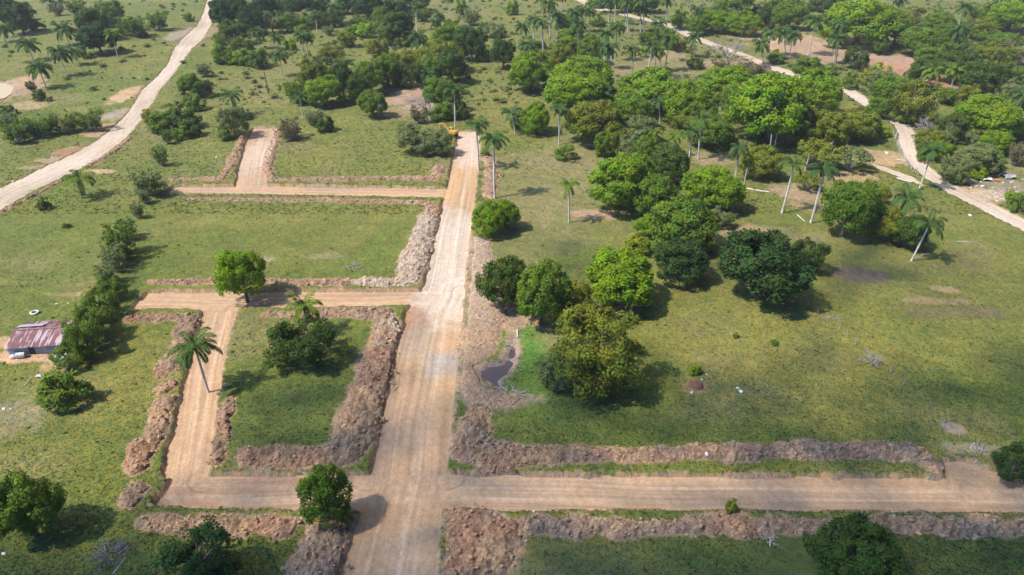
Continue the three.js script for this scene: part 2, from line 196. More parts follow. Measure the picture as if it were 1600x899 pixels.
// ---------------------------------------------------------------- the land
const SOIL = { tan: [0.43, 0.280, 0.155], brown: [0.32, 0.215, 0.132], red: [0.34, 0.175, 0.10], grey: [0.30, 0.235, 0.17], pale: [0.505, 0.415, 0.32], violet: [0.29, 0.205, 0.15], orange: [0.44, 0.28, 0.135], cream: [0.40, 0.315, 0.21] };
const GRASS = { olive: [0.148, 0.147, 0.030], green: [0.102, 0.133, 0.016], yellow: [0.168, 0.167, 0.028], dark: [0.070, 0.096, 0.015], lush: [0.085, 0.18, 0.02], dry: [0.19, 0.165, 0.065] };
const mixc = (a, b, t) => [lerp(a[0], b[0], t), lerp(a[1], b[1], t), lerp(a[2], b[2], t)];
const patch = (px, py, rx, rz, c, s = 1, rag = 1) => ({ ...at(px, py), rx, rz, c, s, rag });
const patches = [
  patch(832, 558, 3.1, 8, GRASS.lush, 1), patch(815, 600, 3, 2.5, GRASS.lush, 0.9), patch(600, 390, 4.5, 9, GRASS.green, 0.8, 2), patch(500, 600, 9, 9, GRASS.green, 0.8, 3), patch(480, 660, 9, 5, GRASS.green, 0.7, 2),
  patch(900, 610, 14, 5, GRASS.green, 0.5, 3), patch(990, 520, 8, 7, GRASS.yellow, 0.7, 3), patch(1250, 690, 30, 3, GRASS.green, 0.6, 3), patch(1000, 690, 20, 3, GRASS.green, 0.6, 3), patch(1330, 560, 14, 12, GRASS.yellow, 0.4, 4), patch(860, 300, 10, 16, GRASS.dry, 0.7, 4), patch(840, 340, 9, 8, GRASS.dry, 0.5, 4), patch(1000, 720, 40, 3, GRASS.green, 0.5, 2),
  patch(1338, 430, 4.2, 2.6, [0.13, 0.09, 0.06], 0.95), patch(930, 335, 4, 2.4, SOIL.brown, 0.9), patch(1165, 360, 6, 3, SOIL.brown, 0.55, 2), patch(1475, 452, 2, 1, SOIL.brown, 0.6), patch(1500, 487, 7, 1.6, [0.14, 0.10, 0.06], 0.5, 2), patch(1460, 470, 5, 1.2, SOIL.brown, 0.45, 2),
  patch(640, 150, 6.5, 10, SOIL.brown, 1), patch(655, 165, 4.5, 6, SOIL.grey, 0.9), patch(625, 175, 4, 5, SOIL.brown, 0.5), patch(600, 160, 3, 4, SOIL.brown, 0.5),
  patch(1230, 65, 16, 20, SOIL.tan, 0.85, 1.5), patch(1280, 80, 14, 18, SOIL.brown, 0.85, 1.5), patch(1185, 45, 9, 10, SOIL.red, 0.7), patch(1330, 72, 10, 10, SOIL.tan, 0.7), patch(1410, 95, 12, 15, SOIL.brown, 1, 1.2), patch(1395, 110, 10, 14, SOIL.red, 0.6), patch(1408, 138, 3, 10, SOIL.brown, 0.8), patch(1480, 130, 8, 7, SOIL.red, 0.7),
  patch(1030, 85, 9, 12, SOIL.brown, 0.6), patch(960, 100, 16, 8, GRASS.dry, 0.8), patch(1010, 115, 12, 8, SOIL.brown, 0.4, 2), patch(1080, 110, 14, 8, GRASS.dry, 0.8), patch(1160, 100, 12, 10, SOIL.brown, 0.5, 2), patch(1110, 248, 5, 4, SOIL.brown, 0.6),
  patch(1375, 245, 7, 5, SOIL.tan, 0.7, 1.5), patch(1335, 275, 5, 3, SOIL.tan, 0.7), patch(1240, 300, 5, 4, SOIL.brown, 0.7), patch(1265, 320, 5, 4, SOIL.brown, 0.5), patch(1210, 370, 14, 2, GRASS.dry, 0.7, 2), patch(1545, 290, 8, 6, SOIL.grey, 0.5, 2), patch(1530, 305, 4, 5, SOIL.tan, 0.6), patch(1575, 305, 6, 3, SOIL.pale, 0.5), patch(1575, 262, 7, 5, GRASS.dry, 0.6),
  patch(195, 148, 3, 8, SOIL.tan, 0.9), patch(183, 178, 3, 6, SOIL.grey, 0.9), patch(160, 205, 4, 5, SOIL.tan, 0.7), patch(118, 236, 5, 3.5, SOIL.red, 0.7), patch(92, 250, 6, 2.6, SOIL.brown, 0.9), patch(60, 262, 5, 1.6, SOIL.brown, 0.6), patch(140, 268, 6, 1.4, SOIL.tan, 0.8), patch(285, 52, 4, 12, SOIL.grey, 0.8), patch(318, 52, 4, 20, SOIL.brown, 0.5),
  patch(30, 130, 5, 8, SOIL.tan, 0.8), patch(2, 140, 12, 10, SOIL.brown, 0.8), patch(45, 165, 5, 4, SOIL.tan, 0.5), patch(55, 100, 6, 9, GRASS.dry, 0.5),
  patch(2, 556, 2.6, 1.2, SOIL.tan, 0.9), patch(30, 560, 3.2, 1.0, SOIL.tan, 1), patch(62, 558, 2.8, 1.0, SOIL.tan, 1), patch(5, 535, 2.0, 1.2, SOIL.tan, 0.8), patch(85, 572, 1.5, 1.2, SOIL.tan, 0.6), patch(105, 460, 3, 0.6, SOIL.tan, 0.5), patch(20, 470, 6, 3, GRASS.green, 0.7, 2), patch(60, 625, 7, 4, GRASS.dry, 0.4, 3), patch(20, 660, 4, 3, SOIL.grey, 0.35, 3),
  patch(780, 625, 5, 1.8, SOIL.violet, 0.8), patch(845, 500, 3, 2, SOIL.tan, 0.7), patch(875, 520, 3, 4, GRASS.dry, 0.8), patch(800, 500, 2, 3, SOIL.brown, 0.9), patch(890, 485, 2, 2, SOIL.tan, 0.6), patch(980, 485, 2, 1.4, SOIL.brown, 0.8), patch(798, 553, 1.5, 1.5, SOIL.grey, 0.9), patch(1088, 606, 1.6, 1.0, SOIL.red, 0.5),
  patch(1275, 870, 3, 4, SOIL.grey, 0.75, 1.2), patch(1255, 895, 4, 2.5, SOIL.grey, 0.6), patch(1210, 885, 4, 3, GRASS.dry, 0.4), patch(850, 885, 12, 4, GRASS.dry, 0.55, 3), patch(980, 895, 12, 3, GRASS.dry, 0.4, 3), patch(600, 462, 5, 2, SOIL.orange, 0.4), patch(575, 560, 2, 3, SOIL.grey, 0.5), patch(1510, 700, 3, 1, SOIL.grey, 0.5), patch(1490, 670, 1.2, 1, SOIL.grey, 0.8), patch(715, 690, 1.2, 6, GRASS.green, 0.8),
  patch(510, 400, 4, 1.2, SOIL.grey, 0.35, 2), patch(415, 405, 1.5, 0.8, SOIL.grey, 0.5), patch(60, 410, 10, 3, GRASS.dry, 0.2, 3), patch(90, 385, 16, 6, GRASS.green, 0.5, 4), patch(1500, 870, 18, 5, GRASS.dark, 0.95, 2), patch(1150, 855, 26, 4, GRASS.dark, 0.7, 2), patch(1440, 900, 20, 4, GRASS.dark, 0.8, 2), patch(420, 880, 9, 4, GRASS.dark, 0.8, 2), patch(470, 650, 8, 5, GRASS.dark, 0.75, 2), patch(450, 600, 8, 6, GRASS.dark, 0.5, 2), patch(900, 660, 20, 4, GRASS.dark, 0.4, 3), patch(60, 860, 16, 7, GRASS.green, 0.7, 3), patch(240, 860, 10, 6, GRASS.dark, 0.5, 3), patch(880, 800, 30, 2, GRASS.green, 0.7, 2), patch(900, 240, 6, 10, GRASS.dry, 0.8, 2), patch(440, 110, 8, 12, GRASS.dry, 0.4, 3),  // banked plot's dark patches paint part of its shade; bottom ones are darker grass
];
function patchWeight(p, x, z) { const dx = (x - p.x) / p.rx, dz = (z - p.z) / p.rz, d2 = dx * dx + dz * dz; if (d2 > 4) return 0; const n = fbm(x * 0.6 + p.x, z * 0.6, 3) * 0.6 + fbm(x * 0.12, z * 0.12 + p.z, 2) * 0.4; const soft = p.c[1] > p.c[0] * 0.84 ? 0.5 : 0.12; return p.s * smooth(1.12 + soft, 0.88 - soft, Math.sqrt(d2) * 0.9 + (n - 0.5) * 1.3 * Math.min(1.4, p.rag)); }
function landColor(x, z) {
  const d = Math.hypot(x, z), m = fbm(x * 0.03 + 7, z * 0.03, 3), k = fbm(x * 0.11, z * 0.11 + 31, 3), q = fbm(x * 0.45 + 3, z * 0.45, 2);
  let c = mixc(GRASS.green, GRASS.olive, smooth(0.22, 0.78, m * 0.6 + k * 0.4));
  c = mixc(c, GRASS.yellow, 0.6 * smooth(0.42, 0.82, k)); c = mixc(c, GRASS.dry, 0.55 * smooth(0.58, 0.8, fbm(x * 0.07 + 90, z * 0.07, 3)));
  c = mixc(c, GRASS.dark, 0.35 * smooth(0.5, 0.85, fbm(x * 0.22 + 60, z * 0.22 + 60, 3)));
  const f = 0.86 + 0.28 * q; c = [c[0] * f, c[1] * f, c[2] * f];
  let bare = 0;
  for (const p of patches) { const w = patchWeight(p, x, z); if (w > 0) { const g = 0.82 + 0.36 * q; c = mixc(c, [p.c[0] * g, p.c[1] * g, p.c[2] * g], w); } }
  if (d < 470) {
    const r = roadDist(x, z); if (r < 0.5) c = mixc(c, SOIL.brown, smooth(0.35, 0.02, r + (vnoise(x * 2.1, z * 2.1) - 0.5) * 0.7));
    const w = pondDist(x, z); if (w < 1.4) c = mixc(c, SOIL.violet, smooth(1.2, 0.2, w + (vnoise(x * 1.7, z * 1.7) - 0.5) * 1.2));
    const b = bankAt(x, z); if (b) c = mixc(c, SOIL.brown, smooth(-0.35, 0.05, b.e));
  }
  return c;
}
const grassMat = new THREE.MeshStandardMaterial({ vertexColors: true, map: grassTex, bumpMap: grassBump, bumpScale: 0.05, roughness: 1 });
const dirtMat = new THREE.MeshStandardMaterial({ vertexColors: true, map: dirtTex, bumpMap: grassBump, bumpScale: 0.015, roughness: 1 });
const spoilMat = new THREE.MeshStandardMaterial({ vertexColors: true, map: spoilTex, bumpMap: grassBump, bumpScale: 0.10, roughness: 1 });
const GM = 1 / 0.54, DM = 1 / 0.64;
function lines(from, to, spacing) { const out = [from]; let v = from, dir = Math.sign(to - from); while ((to - v) * dir > 0) { v += dir * spacing(v); out.push((to - v) * dir > 0 ? v : to); } return out; }
{
  const xr = lines(0, 1800, (x) => x < 72 ? 0.42 : x < 300 ? 0.42 + (x - 72) * 0.0035 : 1.3 + (x - 300) * 0.12), xs = [...xr.slice(1).map((v) => -v).reverse(), ...xr];
  const zs = [...lines(-40, 300, (z) => 1 + (z + 40) * 0.15).slice(1).reverse(), ...lines(-40, -3000, (z) => z > -112 ? 0.38 : z > -430 ? 0.38 + (-z - 112) * 0.003 : 1.5 + (-z - 430) * 0.1)];
  const nx = xs.length, nz = zs.length, pos = new Float32Array(nx * nz * 3), col = new Float32Array(nx * nz * 3), uv = new Float32Array(nx * nz * 2);
  let i = 0;
  for (const z of zs) for (const x of xs) {
    const y = landHeight(x, z), c = landColor(x, z);
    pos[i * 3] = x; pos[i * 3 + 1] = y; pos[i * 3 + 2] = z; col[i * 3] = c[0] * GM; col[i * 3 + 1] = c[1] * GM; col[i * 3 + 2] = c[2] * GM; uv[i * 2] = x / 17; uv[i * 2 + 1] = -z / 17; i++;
  }
  const idx = new Uint32Array((nx - 1) * (nz - 1) * 6); let k = 0;
  for (let r = 0; r < nz - 1; r++) for (let c = 0; c < nx - 1; c++) { const a = r * nx + c, b = a + 1, d = a + nx, e = d + 1; idx[k++] = a; idx[k++] = d; idx[k++] = b; idx[k++] = b; idx[k++] = d; idx[k++] = e; }
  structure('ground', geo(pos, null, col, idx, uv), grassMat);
  console.log('ground', nx, nz);
}

// roads: a sheet in a cut, its edges run under the banks of the cut
const roadSpots = [[635, 505, 2.2, 4, SOIL.red, 0.85], [650, 525, 2.2, 5, SOIL.grey, 0.8], [663, 485, 2.5, 3.5, SOIL.violet, 0.55], [690, 565, 2.2, 2.2, [0.33, 0.315, 0.285], 0.75], [640, 580, 2.5, 4, SOIL.orange, 0.3], [705, 400, 4, 16, SOIL.pale, 0.8], [690, 440, 5, 8, SOIL.pale, 0.8], [700, 350, 4, 10, SOIL.pale, 0.6], [727, 275, 4, 16, SOIL.orange, 0.75], [735, 225, 4, 12, SOIL.pale, 0.6], [700, 620, 3, 6, SOIL.orange, 0.35], [640, 860, 4, 3, SOIL.grey, 0.35], [560, 300, 18, 1.6, SOIL.orange, 0.7], [300, 296, 8, 2, SOIL.brown, 0.6], [400, 240, 4, 12, SOIL.pale, 0.4], [280, 690, 4, 6, SOIL.tan, 0.3], [545, 465, 8, 1.5, SOIL.orange, 0.45], [700, 300, 2.5, 2, SOIL.orange, 0.7], [280, 775, 4, 2, SOIL.red, 0.35], [420, 750, 4, 1.6, SOIL.red, 0.3], [1480, 765, 8, 3, SOIL.orange, 0.25], [1000, 765, 30, 3, SOIL.pale, 0.1], [1300, 770, 24, 3, SOIL.tan, 0.5]].map(([px, py, rx, rz, c, s]) => patch(px, py, rx, rz, c, s, 1));
const corners = [[325, 741, -1, 1, 8], [372, 480, -1, -1, 4], [698, 737, 1, 1, 4], [578, 739, -1, 1, 3.5], [727, 452, -1, -1, 5], [657, 476, -1, 1, 4]].map(([px, py, sx, sz, R]) => ({ ...at(px, py), sx, sz, R }));
for (const r of roads) {
  const S = r.kindOf === 'main' || !r.pale ? 0.22 : 0.7, zl = lines(r.lo - 0.5, r.hi + 0.5, () => S), NT = r.pale ? 14 : 80, nt = NT + 1, n = zl.length;
  const pos = new Float32Array(n * nt * 3), col = new Float32Array(n * nt * 3), uv = new Float32Array(n * nt * 2); let i = 0;
  zl.forEach((s) => {
    let [a, b] = r.edges(clamp(s, r.lo, r.hi)); if (a > b) [a, b] = [b, a]; const w = b - a;
    for (let k = 0; k < nt; k++) {
      const t = -0.06 + 1.12 * k / NT, c = a + t * w, x = r.along === 'z' ? c : s, z = r.along === 'z' ? s : c;
      // wheel and blade marks run along the road
      let m = t * w + (fbm(s * 0.05, 3 + r.lo, 2) - 0.5) * 1.6, sl = s; for (const q of corners) { const ex = (x - q.x) * q.sx, ez = (z - q.z) * q.sz; if (ex > -0.5 && ez > -0.5) { const d = Math.hypot(ex, ez); if (d < q.R) { m = d + 40; sl = Math.atan2(ez, ex) * 6; } } }
      const streak = vnoise(m * 1.3, sl * 0.03 + 5) * 0.5 + vnoise(m * 3.1, sl * 0.05) * 0.5, fine = vnoise(m * 5.5, sl * 0.12);
      const lane = (o) => Math.exp(-(((r.along === 'x' && !r.pale ? (0.7 - o) * 6 + 1.7 - (1 - t) * w : (t - o) * w) + (vnoise(s * 0.09, o * 31) - 0.5) * 0.7) ** 2) / 0.085);
      const wheels = clamp((r.kindOf === 'main' ? lane(0.56) + lane(0.71) + 0.6 * lane(0.62) : lane(0.42) + lane(0.7)) * (0.25 + 0.75 * vnoise(s * 0.16, 8 + t * 9)));
      let col0 = r.pale ? mixc(SOIL.cream, SOIL.pale, vnoise(x * 0.1, z * 0.1)) : mixc(mixc(SOIL.tan, SOIL.brown, 0.5 * fbm(x * 0.25, z * 0.25, 3)), SOIL.violet, 0.4 * smooth(0.5, 0.75, fbm(x * 0.12 + 50, z * 0.12, 2)));
      for (const p of roadSpots) { const q = patchWeight(p, x, z); if (q > 0) col0 = mixc(col0, p.c, q); }
      col0 = mixc(col0, SOIL.pale, (r.pale ? 0.4 : 0.42) * wheels);
      const f = 0.66 + 0.46 * streak + 0.22 * fine, rut = r.pale ? 0 : -0.05 * wheels + (streak - 0.5) * 0.07 + (fbm(x * 1.1, z * 1.1, 2) - 0.5) * 0.05;
      pos[i * 3] = x; pos[i * 3 + 1] = baseHeight(x, z) - r.drop + rut * clamp(Math.min(t, 1 - t) * 12); pos[i * 3 + 2] = z;
      col[i * 3] = col0[0] * f * DM; col[i * 3 + 1] = col0[1] * f * DM; col[i * 3 + 2] = col0[2] * f * DM; uv[i * 2] = x / 11; uv[i * 2 + 1] = -z / 11; i++;
    }
  });
  const idx = []; for (let q = 0; q < n - 1; q++) for (let c = 0; c < nt - 1; c++) { const a = q * nt + c, b = a + 1, d = a + nt, e = d + 1; if (r.along === 'z') idx.push(a, d, b, b, d, e); else idx.push(a, b, d, b, e, d); }
  const g = geo(pos, null, col, idx, uv);
  if (g.attributes.normal.getY(100) < 0) { const id = g.index.array; for (let q = 0; q < id.length; q += 3) { const t = id[q]; id[q] = id[q + 1]; id[q + 1] = t; } g.computeVertexNormals(); }
  structure(r.name, g, dirtMat);
}
console.log('roads');

// spoil banks: lumpy heaps of dug earth with loose clods
const clodGeos = [0, 1, 2].map((k) => { const g = new THREE.IcosahedronGeometry(1, 1), p = g.attributes.position, r = rng(k + 5); const memo = new Map(); for (let i = 0; i < p.count; i++) { const key = [p.getX(i), p.getY(i), p.getZ(i)].map((v) => v.toFixed(2)).join(); if (!memo.has(key)) memo.set(key, 0.72 + 0.5 * r()); const s = memo.get(key); p.setXYZ(i, p.getX(i) * s, p.getY(i) * s * 0.75, p.getZ(i) * s); } g.computeVertexNormals(); return g; });
const clodMat = new THREE.MeshStandardMaterial({ color: 0xffffff, roughness: 1 });
const spoilColor = (x, z) => { const m = fbm(x * 0.16 + 70, z * 0.16, 3), k = fbm(x * 0.5, z * 0.5 + 20, 3), q = fbm(x * 1.6, z * 1.6, 2); let c = mixc(SOIL.brown, SOIL.tan, 0.2 + 0.8 * smooth(0.3, 0.65, k)); c = mixc(c, SOIL.grey, 0.4 * smooth(0.5, 0.7, m)); c = mixc(c, SOIL.red, 0.5 * smooth(0.58, 0.75, fbm(x * 0.2, z * 0.2 + 44, 2))); c = mixc(c, SOIL.violet, 0.35 * smooth(0.55, 0.75, fbm(x * 0.33 + 9, z * 0.33, 2)));
  const hot = patchWeight(spoilPale, x, z) + patchWeight(spoilPale2, x, z); if (hot > 0) c = mixc(c, SOIL.pale, Math.min(0.8, hot)); const f = 0.7 + 0.6 * q; return [c[0] * f, c[1] * f, c[2] * f]; };
const spoilPale = patch(660, 400, 9, 20, SOIL.pale, 0.75, 1), spoilPale2 = patch(760, 420, 6, 16, SOIL.pale, 0.6, 1);
for (const b of banks) {
  const [x0, x1, z0, z1] = b.box, far = (z0 + z1) / 2 < -150, s = far ? 0.22 : 0.145, nx = Math.ceil((x1 - x0) / s) + 1, nz = Math.ceil((z1 - z0) / s) + 1, map = new Int32Array(nx * nz).fill(-1), pos = [], col = [], uv = [], idx = [], rises = new Float32Array(nx * nz);
  const cx = b.P[0].x, cz = b.P[0].z, cy = baseHeight(cx, cz);
  for (let j = 0; j < nz; j++) for (let i = 0; i < nx; i++) {
    const x = x0 + i * s, z = z0 + j * s, r = bankRise(b, x, z); if (!r || r.e < -0.5) continue;
    map[j * nx + i] = pos.length / 3; pos.push(x - cx, baseHeight(x, z) + r.y - cy, z - cz); let c = spoilColor(x, z); if (b.graded) c = mixc(c, mixc(SOIL.tan, SOIL.pale, 0.35), 0.6); col.push(c[0] * DM, c[1] * DM, c[2] * DM); uv.push(x / 7, -z / 7); rises[j * nx + i] = r.e;
  }
  for (let j = 0; j + 1 < nz; j++) for (let i = 0; i + 1 < nx; i++) { const a = map[j * nx + i], c = map[j * nx + i + 1], d = map[(j + 1) * nx + i], e = map[(j + 1) * nx + i + 1]; if (a >= 0 && d >= 0 && c >= 0) idx.push(a, d, c); if (c >= 0 && d >= 0 && e >= 0) idx.push(c, d, e); }
  const o = thing('spoil_bank', b.label, 'earth bank', { x: cx, y: cy, z: cz }, 0, 'spoil banks along the new roads');
  mesh('earth', geo(pos, null, col, idx, uv), spoilMat, o);
  const spots = [], r = rng(Math.floor(x0 * 13 + z0 * 7) + 900);
  for (let k = 0, n = (x1 - x0) * (z1 - z0) * 7; k < n; k++) { const x = lerp(x0, x1, r()), z = lerp(z0, z1, r()), f = bankRise(b, x, z); if (f && f.e > -0.22 && r() < (b.graded ? 0.25 : 0.75)) spots.push([x - cx, baseHeight(x, z) + Math.max(f.y, -0.02) - cy, z - cz, 0.04 + 0.22 * r() ** 4, r() * 6, x, z]); }
  const im = new THREE.InstancedMesh(clodGeos[0], clodMat, spots.length), M = new THREE.Matrix4(), Q = new THREE.Quaternion(), E = new THREE.Euler();
  spots.forEach((p, k) => { E.set(p[4], p[4] * 2, 0); Q.setFromEuler(E); M.compose(new THREE.Vector3(p[0], p[1], p[2]), Q, new THREE.Vector3(p[3] * 1.2, p[3], p[3])); im.setMatrixAt(k, M); const c = spoilColor(p[5], p[6]); im.setColorAt(k, lin(c[0], c[1], c[2])); });
  im.name = 'clods'; im.userData.kind = 'stuff'; im.castShadow = im.receiveShadow = true; o.add(im);
}
// ponds
const pondMats = [new THREE.MeshPhysicalMaterial({ color: lin(0.085, 0.068, 0.068), roughness: 0.08, ior: 1.33 }), new THREE.MeshPhysicalMaterial({ color: lin(0.50, 0.40, 0.22), roughness: 0.2, ior: 1.33 })];
ponds.forEach((o, k) => { const c = o.P.reduce((a, p) => ({ x: a.x + p.x / o.P.length, z: a.z + p.z / o.P.length }), { x: 0, z: 0 }), sh = new THREE.Shape(o.P.map((p) => new THREE.Vector2(c.x + (p.x - c.x) * 1.12, -(c.z + (p.z - c.z) * 1.12)))), g = new THREE.ShapeGeometry(sh); g.rotateX(-Math.PI / 2); g.translate(0, baseHeight(c.x, c.z) - o.level, 0); structure(o.name, g, pondMats[k]); });
console.log('banks');
// ---------------------------------------------------------------- vegetation: prototypes one unit wide and one unit tall
const V = THREE.Vector3;
function sphereDir(r) { const u = r() * 2 - 1, a = r() * Math.PI * 2, s = Math.sqrt(1 - u * u); return new V(Math.cos(a) * s, u, Math.sin(a) * s); }
function leafCloud() {
  const pos = [], nor = [], col = [];
  return {
    add(p, out, dir, len, wid, tint, r) {                             // a folded leaf spray of four triangles' worth of outline: base, two sides, tip
      const side = new V().crossVectors(dir, out).normalize(), n = new V().crossVectors(side, dir).normalize(); if (n.dot(out) < 0) n.negate();
      const tip = p.clone().addScaledVector(dir, len).addScaledVector(n, -len * 0.15), mid = p.clone().addScaledVector(dir, len * 0.45), a = mid.clone().addScaledVector(side, wid).addScaledVector(n, -wid * 0.35), b = mid.clone().addScaledVector(side, -wid).addScaledVector(n, -wid * 0.35);
      const sn = n.clone().multiplyScalar(0.75).addScaledVector(out, 0.55).normalize();
      for (const q of [p, a, tip, p, tip, b]) { pos.push(q.x, q.y, q.z); nor.push(sn.x, sn.y, sn.z); col.push(tint[0], tint[1], tint[2]); }
    },
    geo() { return geo(pos, nor, col); },
    get count() { return pos.length / 9; },
  };
}
function tint(r, spread = 0.3) { const v = 1 - spread / 2 + spread * r(), w = (r() - 0.5) * 0.22; return [clamp(v * (0.78 + w) * 1.1, 0, 1), clamp(v * 0.86, 0, 1), clamp(v * (0.7 - w), 0, 1)]; }
function clump(L, c, rad, n, leaf, out0, r, spread = 0.35) {
  const t0 = tint(r, spread);
  for (let k = 0; k < n; k++) {
    const d = sphereDir(r).addScaledVector(out0, 0.75).normalize(), p = c.clone().addScaledVector(d, rad * (0.72 + 0.36 * r())), t = tint(r, 0.25);
    const dir = sphereDir(r).multiplyScalar(0.9).addScaledVector(d, 0.35); dir.y -= 0.35; dir.normalize();
    const s = leaf * (0.65 + 0.7 * r()); L.add(p, d, dir, s, s * 0.36, [t0[0] * t[0] * 1.2, t0[1] * t[1] * 1.2, t0[2] * t[2] * 1.2], r);
  }
}
function limb(a, b, ra, rb, sides = 6) { const d = b.clone().sub(a), g = new THREE.CylinderGeometry(rb, ra, d.length(), sides, 1, true); g.translate(0, d.length() / 2, 0); g.applyQuaternion(new THREE.Quaternion().setFromUnitVectors(new V(0, 1, 0), d.normalize())); g.translate(a.x, a.y, a.z); g.deleteAttribute('uv'); return g; }
function bent(a, b, ra, rb, r, wob = 0.08, n = 3, sides = 6) { const out = []; let p = a; for (let k = 1; k <= n; k++) { const q = a.clone().lerp(b, k / n); if (k < n) q.add(sphereDir(r).multiplyScalar(wob * a.distanceTo(b))); out.push(limb(p, q, lerp(ra, rb, (k - 1) / n) * 1.03, lerp(ra, rb, k / n), sides)); p = q; } return out; }
const lumpR = (d, s) => 1 + 0.42 * (fbm(d.x * 1.6 + s * 7 + 9, d.z * 1.6 + d.y * 1.3 + s * 3, 2) - 0.5) * 2;
function makeCrown(kind, seed) {
  const r = rng(seed * 131 + 17), L = leafCloud(), wood = [];
  const trunkTo = (h, rad) => { wood.push(...bent(new V(0, -0.03, 0), new V((r() - 0.5) * 0.06, h, (r() - 0.5) * 0.06), rad * 1.25, rad * 0.8, r, 0.05, 3, 8)); };
  if (kind === 'dome' || kind === 'round') {
    const dome = kind === 'dome', N = dome ? 130 : 110, cy = dome ? 0.52 : 0.56, ry = dome ? 0.38 : 0.36, R = 0.40;
    trunkTo(0.35, 0.035);
    for (let k = 0; k < 26; k++) { const d = sphereDir(r), q = 0.5 + 0.25 * r(); clump(L, new V(d.x * R * q, cy + d.y * ry * q, d.z * R * q), 0.1, 34, 0.07, d, r, 0.3); }
    for (let k = 0; k < N; k++) {
      const d = sphereDir(r); if (d.y < -0.62) { k--; continue; }
      const s = lumpR(d, seed) * (r() < 0.16 ? 0.72 : 1), rr = (dome ? 0.092 : 0.1) * (0.75 + 0.55 * r()), c = new V(d.x * R * s, cy + d.y * ry * s, d.z * R * s);
      clump(L, c, rr, dome ? 112 : 100, dome ? 0.037 : 0.040, d, r, 0.34);
      if (k % 9 === 0) wood.push(...bent(new V(0, 0.2 + 0.15 * r(), 0), c.clone().multiplyScalar(0.85), 0.02, 0.006, r, 0.1, 3, 5));
    }
  } else if (kind === 'loose') {
    trunkTo(0.4, 0.03);
    for (let k = 0; k < 22; k++) {
      const a = k * 2.4 + r(), q = 0.12 + 0.28 * Math.sqrt(r()), e = new V(Math.cos(a) * q, 0.26 + 0.66 * r() * (1.15 - q), Math.sin(a) * q), b = new V(e.x * 0.2, Math.min(e.y - 0.12, 0.2 + 0.25 * r()), e.z * 0.2);
      wood.push(...bent(b, e, 0.018, 0.005, r, 0.1, 3, 5));
      for (let j = 0; j < 6; j++) { const c = e.clone().add(sphereDir(r).multiplyScalar(0.06 + 0.1 * r())); c.y = Math.max(c.y, 0.08); wood.push(limb(e, c, 0.005, 0.002, 4)); clump(L, c, 0.085 * (0.7 + 0.7 * r()), 76, 0.036, c.clone().sub(new V(0, 0.4, 0)).normalize(), r, 0.5); }
    }
  } else if (kind === 'bush') {
    for (let k = 0; k < 34; k++) {
      const d = sphereDir(r); d.y = Math.abs(d.y); const s = lumpR(d, seed) * (0.6 + 0.45 * r()), c = new V(d.x * 0.38 * s, 0.16 + d.y * 0.66 * s, d.z * 0.38 * s);
      clump(L, c, 0.13 * (0.7 + 0.6 * r()), 96, 0.06, d, r, 0.45);
      if (k % 3 === 0) wood.push(...bent(new V(d.x * 0.04, -0.03, d.z * 0.04), c, 0.014, 0.005, r, 0.08, 2, 4));
    }
  } else if (kind === 'sparse') {
    for (let k = 0; k < 26; k++) {
      const a = r() * 6.28, q = 0.12 + 0.34 * r(), e = new V(Math.cos(a) * q, 0.4 + 0.55 * r(), Math.sin(a) * q), b = new V(e.x * 0.15, -0.02, e.z * 0.15);
      wood.push(...bent(b, e, 0.010, 0.003, r, 0.1, 3, 4));
      for (let j = 0; j < 5; j++) { const c = b.clone().lerp(e, 0.45 + 0.6 * r()).add(sphereDir(r).multiplyScalar(0.09)); c.y = Math.max(c.y, 0.06); wood.push(limb(b.clone().lerp(e, 0.5), c, 0.003, 0.0015, 3)); clump(L, c, 0.07, 22, 0.055, sphereDir(r).add(new V(0, 0.6, 0)).normalize(), r, 0.4); }
    }
  } else if (kind === 'flat') {
    for (let k = 0; k < 8; k++) { const a = k * 0.8 + r(); wood.push(...bent(new V(0, -0.03 + 0.02 * k, 0), new V(Math.cos(a) * 0.3, 0.7 + 0.1 * r(), Math.sin(a) * 0.3), 0.02, 0.006, r, 0.08, 3, 5)); }
    for (let k = 0; k < 86; k++) { const a = r() * 6.28, q = 0.45 * Math.sqrt(r()), lay = fbm(Math.cos(a) * q * 9 + seed, Math.sin(a) * q * 9, 2), c = new V(Math.cos(a) * q, 0.38 + 0.5 * lay * (1.15 - q), Math.sin(a) * q); c.y = Math.max(0.14, c.y + (r() - 0.5) * 0.1); clump(L, c, 0.075, 50, 0.048, new V(c.x * 0.6, 0.7, c.z * 0.6).normalize(), r, 0.4); }
  } else if (kind === 'dead') {
    const grow = (a, dir, len, rad, depth) => { const b = a.clone().addScaledVector(dir, len); wood.push(...bent(a, b, rad, rad * 0.62, r, 0.09, 2, depth > 2 ? 5 : 4)); if (depth <= 0) return; const n = 3 + (r() < 0.5 ? 1 : 0); for (let k = 0; k < n; k++) { const d = sphereDir(r).multiplyScalar(0.75).add(dir); d.y = d.y * 0.8 + 0.12; grow(a.clone().lerp(b, 0.55 + 0.45 * r()), d.normalize(), len * (0.62 + 0.2 * r()), rad * 0.56, depth - 1); } };
    for (let k = 0; k < 4; k++) grow(new V(0, -0.02, 0), new V(Math.cos(k * 1.7 + r()) * 0.6, 0.9, Math.sin(k * 1.7 + r()) * 0.6).normalize(), 0.3, 0.02, 3);
  }
  return { wood: mergeGeometries(wood), leaves: kind === 'dead' ? null : L.geo() };
}
const leafMat = (r, g, b, t = 0.42) => new THREE.MeshPhysicalMaterial({ color: lin(r, g, b), vertexColors: true, roughness: 0.75, specularIntensity: 0.18, transmission: t, thickness: 0, side: THREE.DoubleSide });
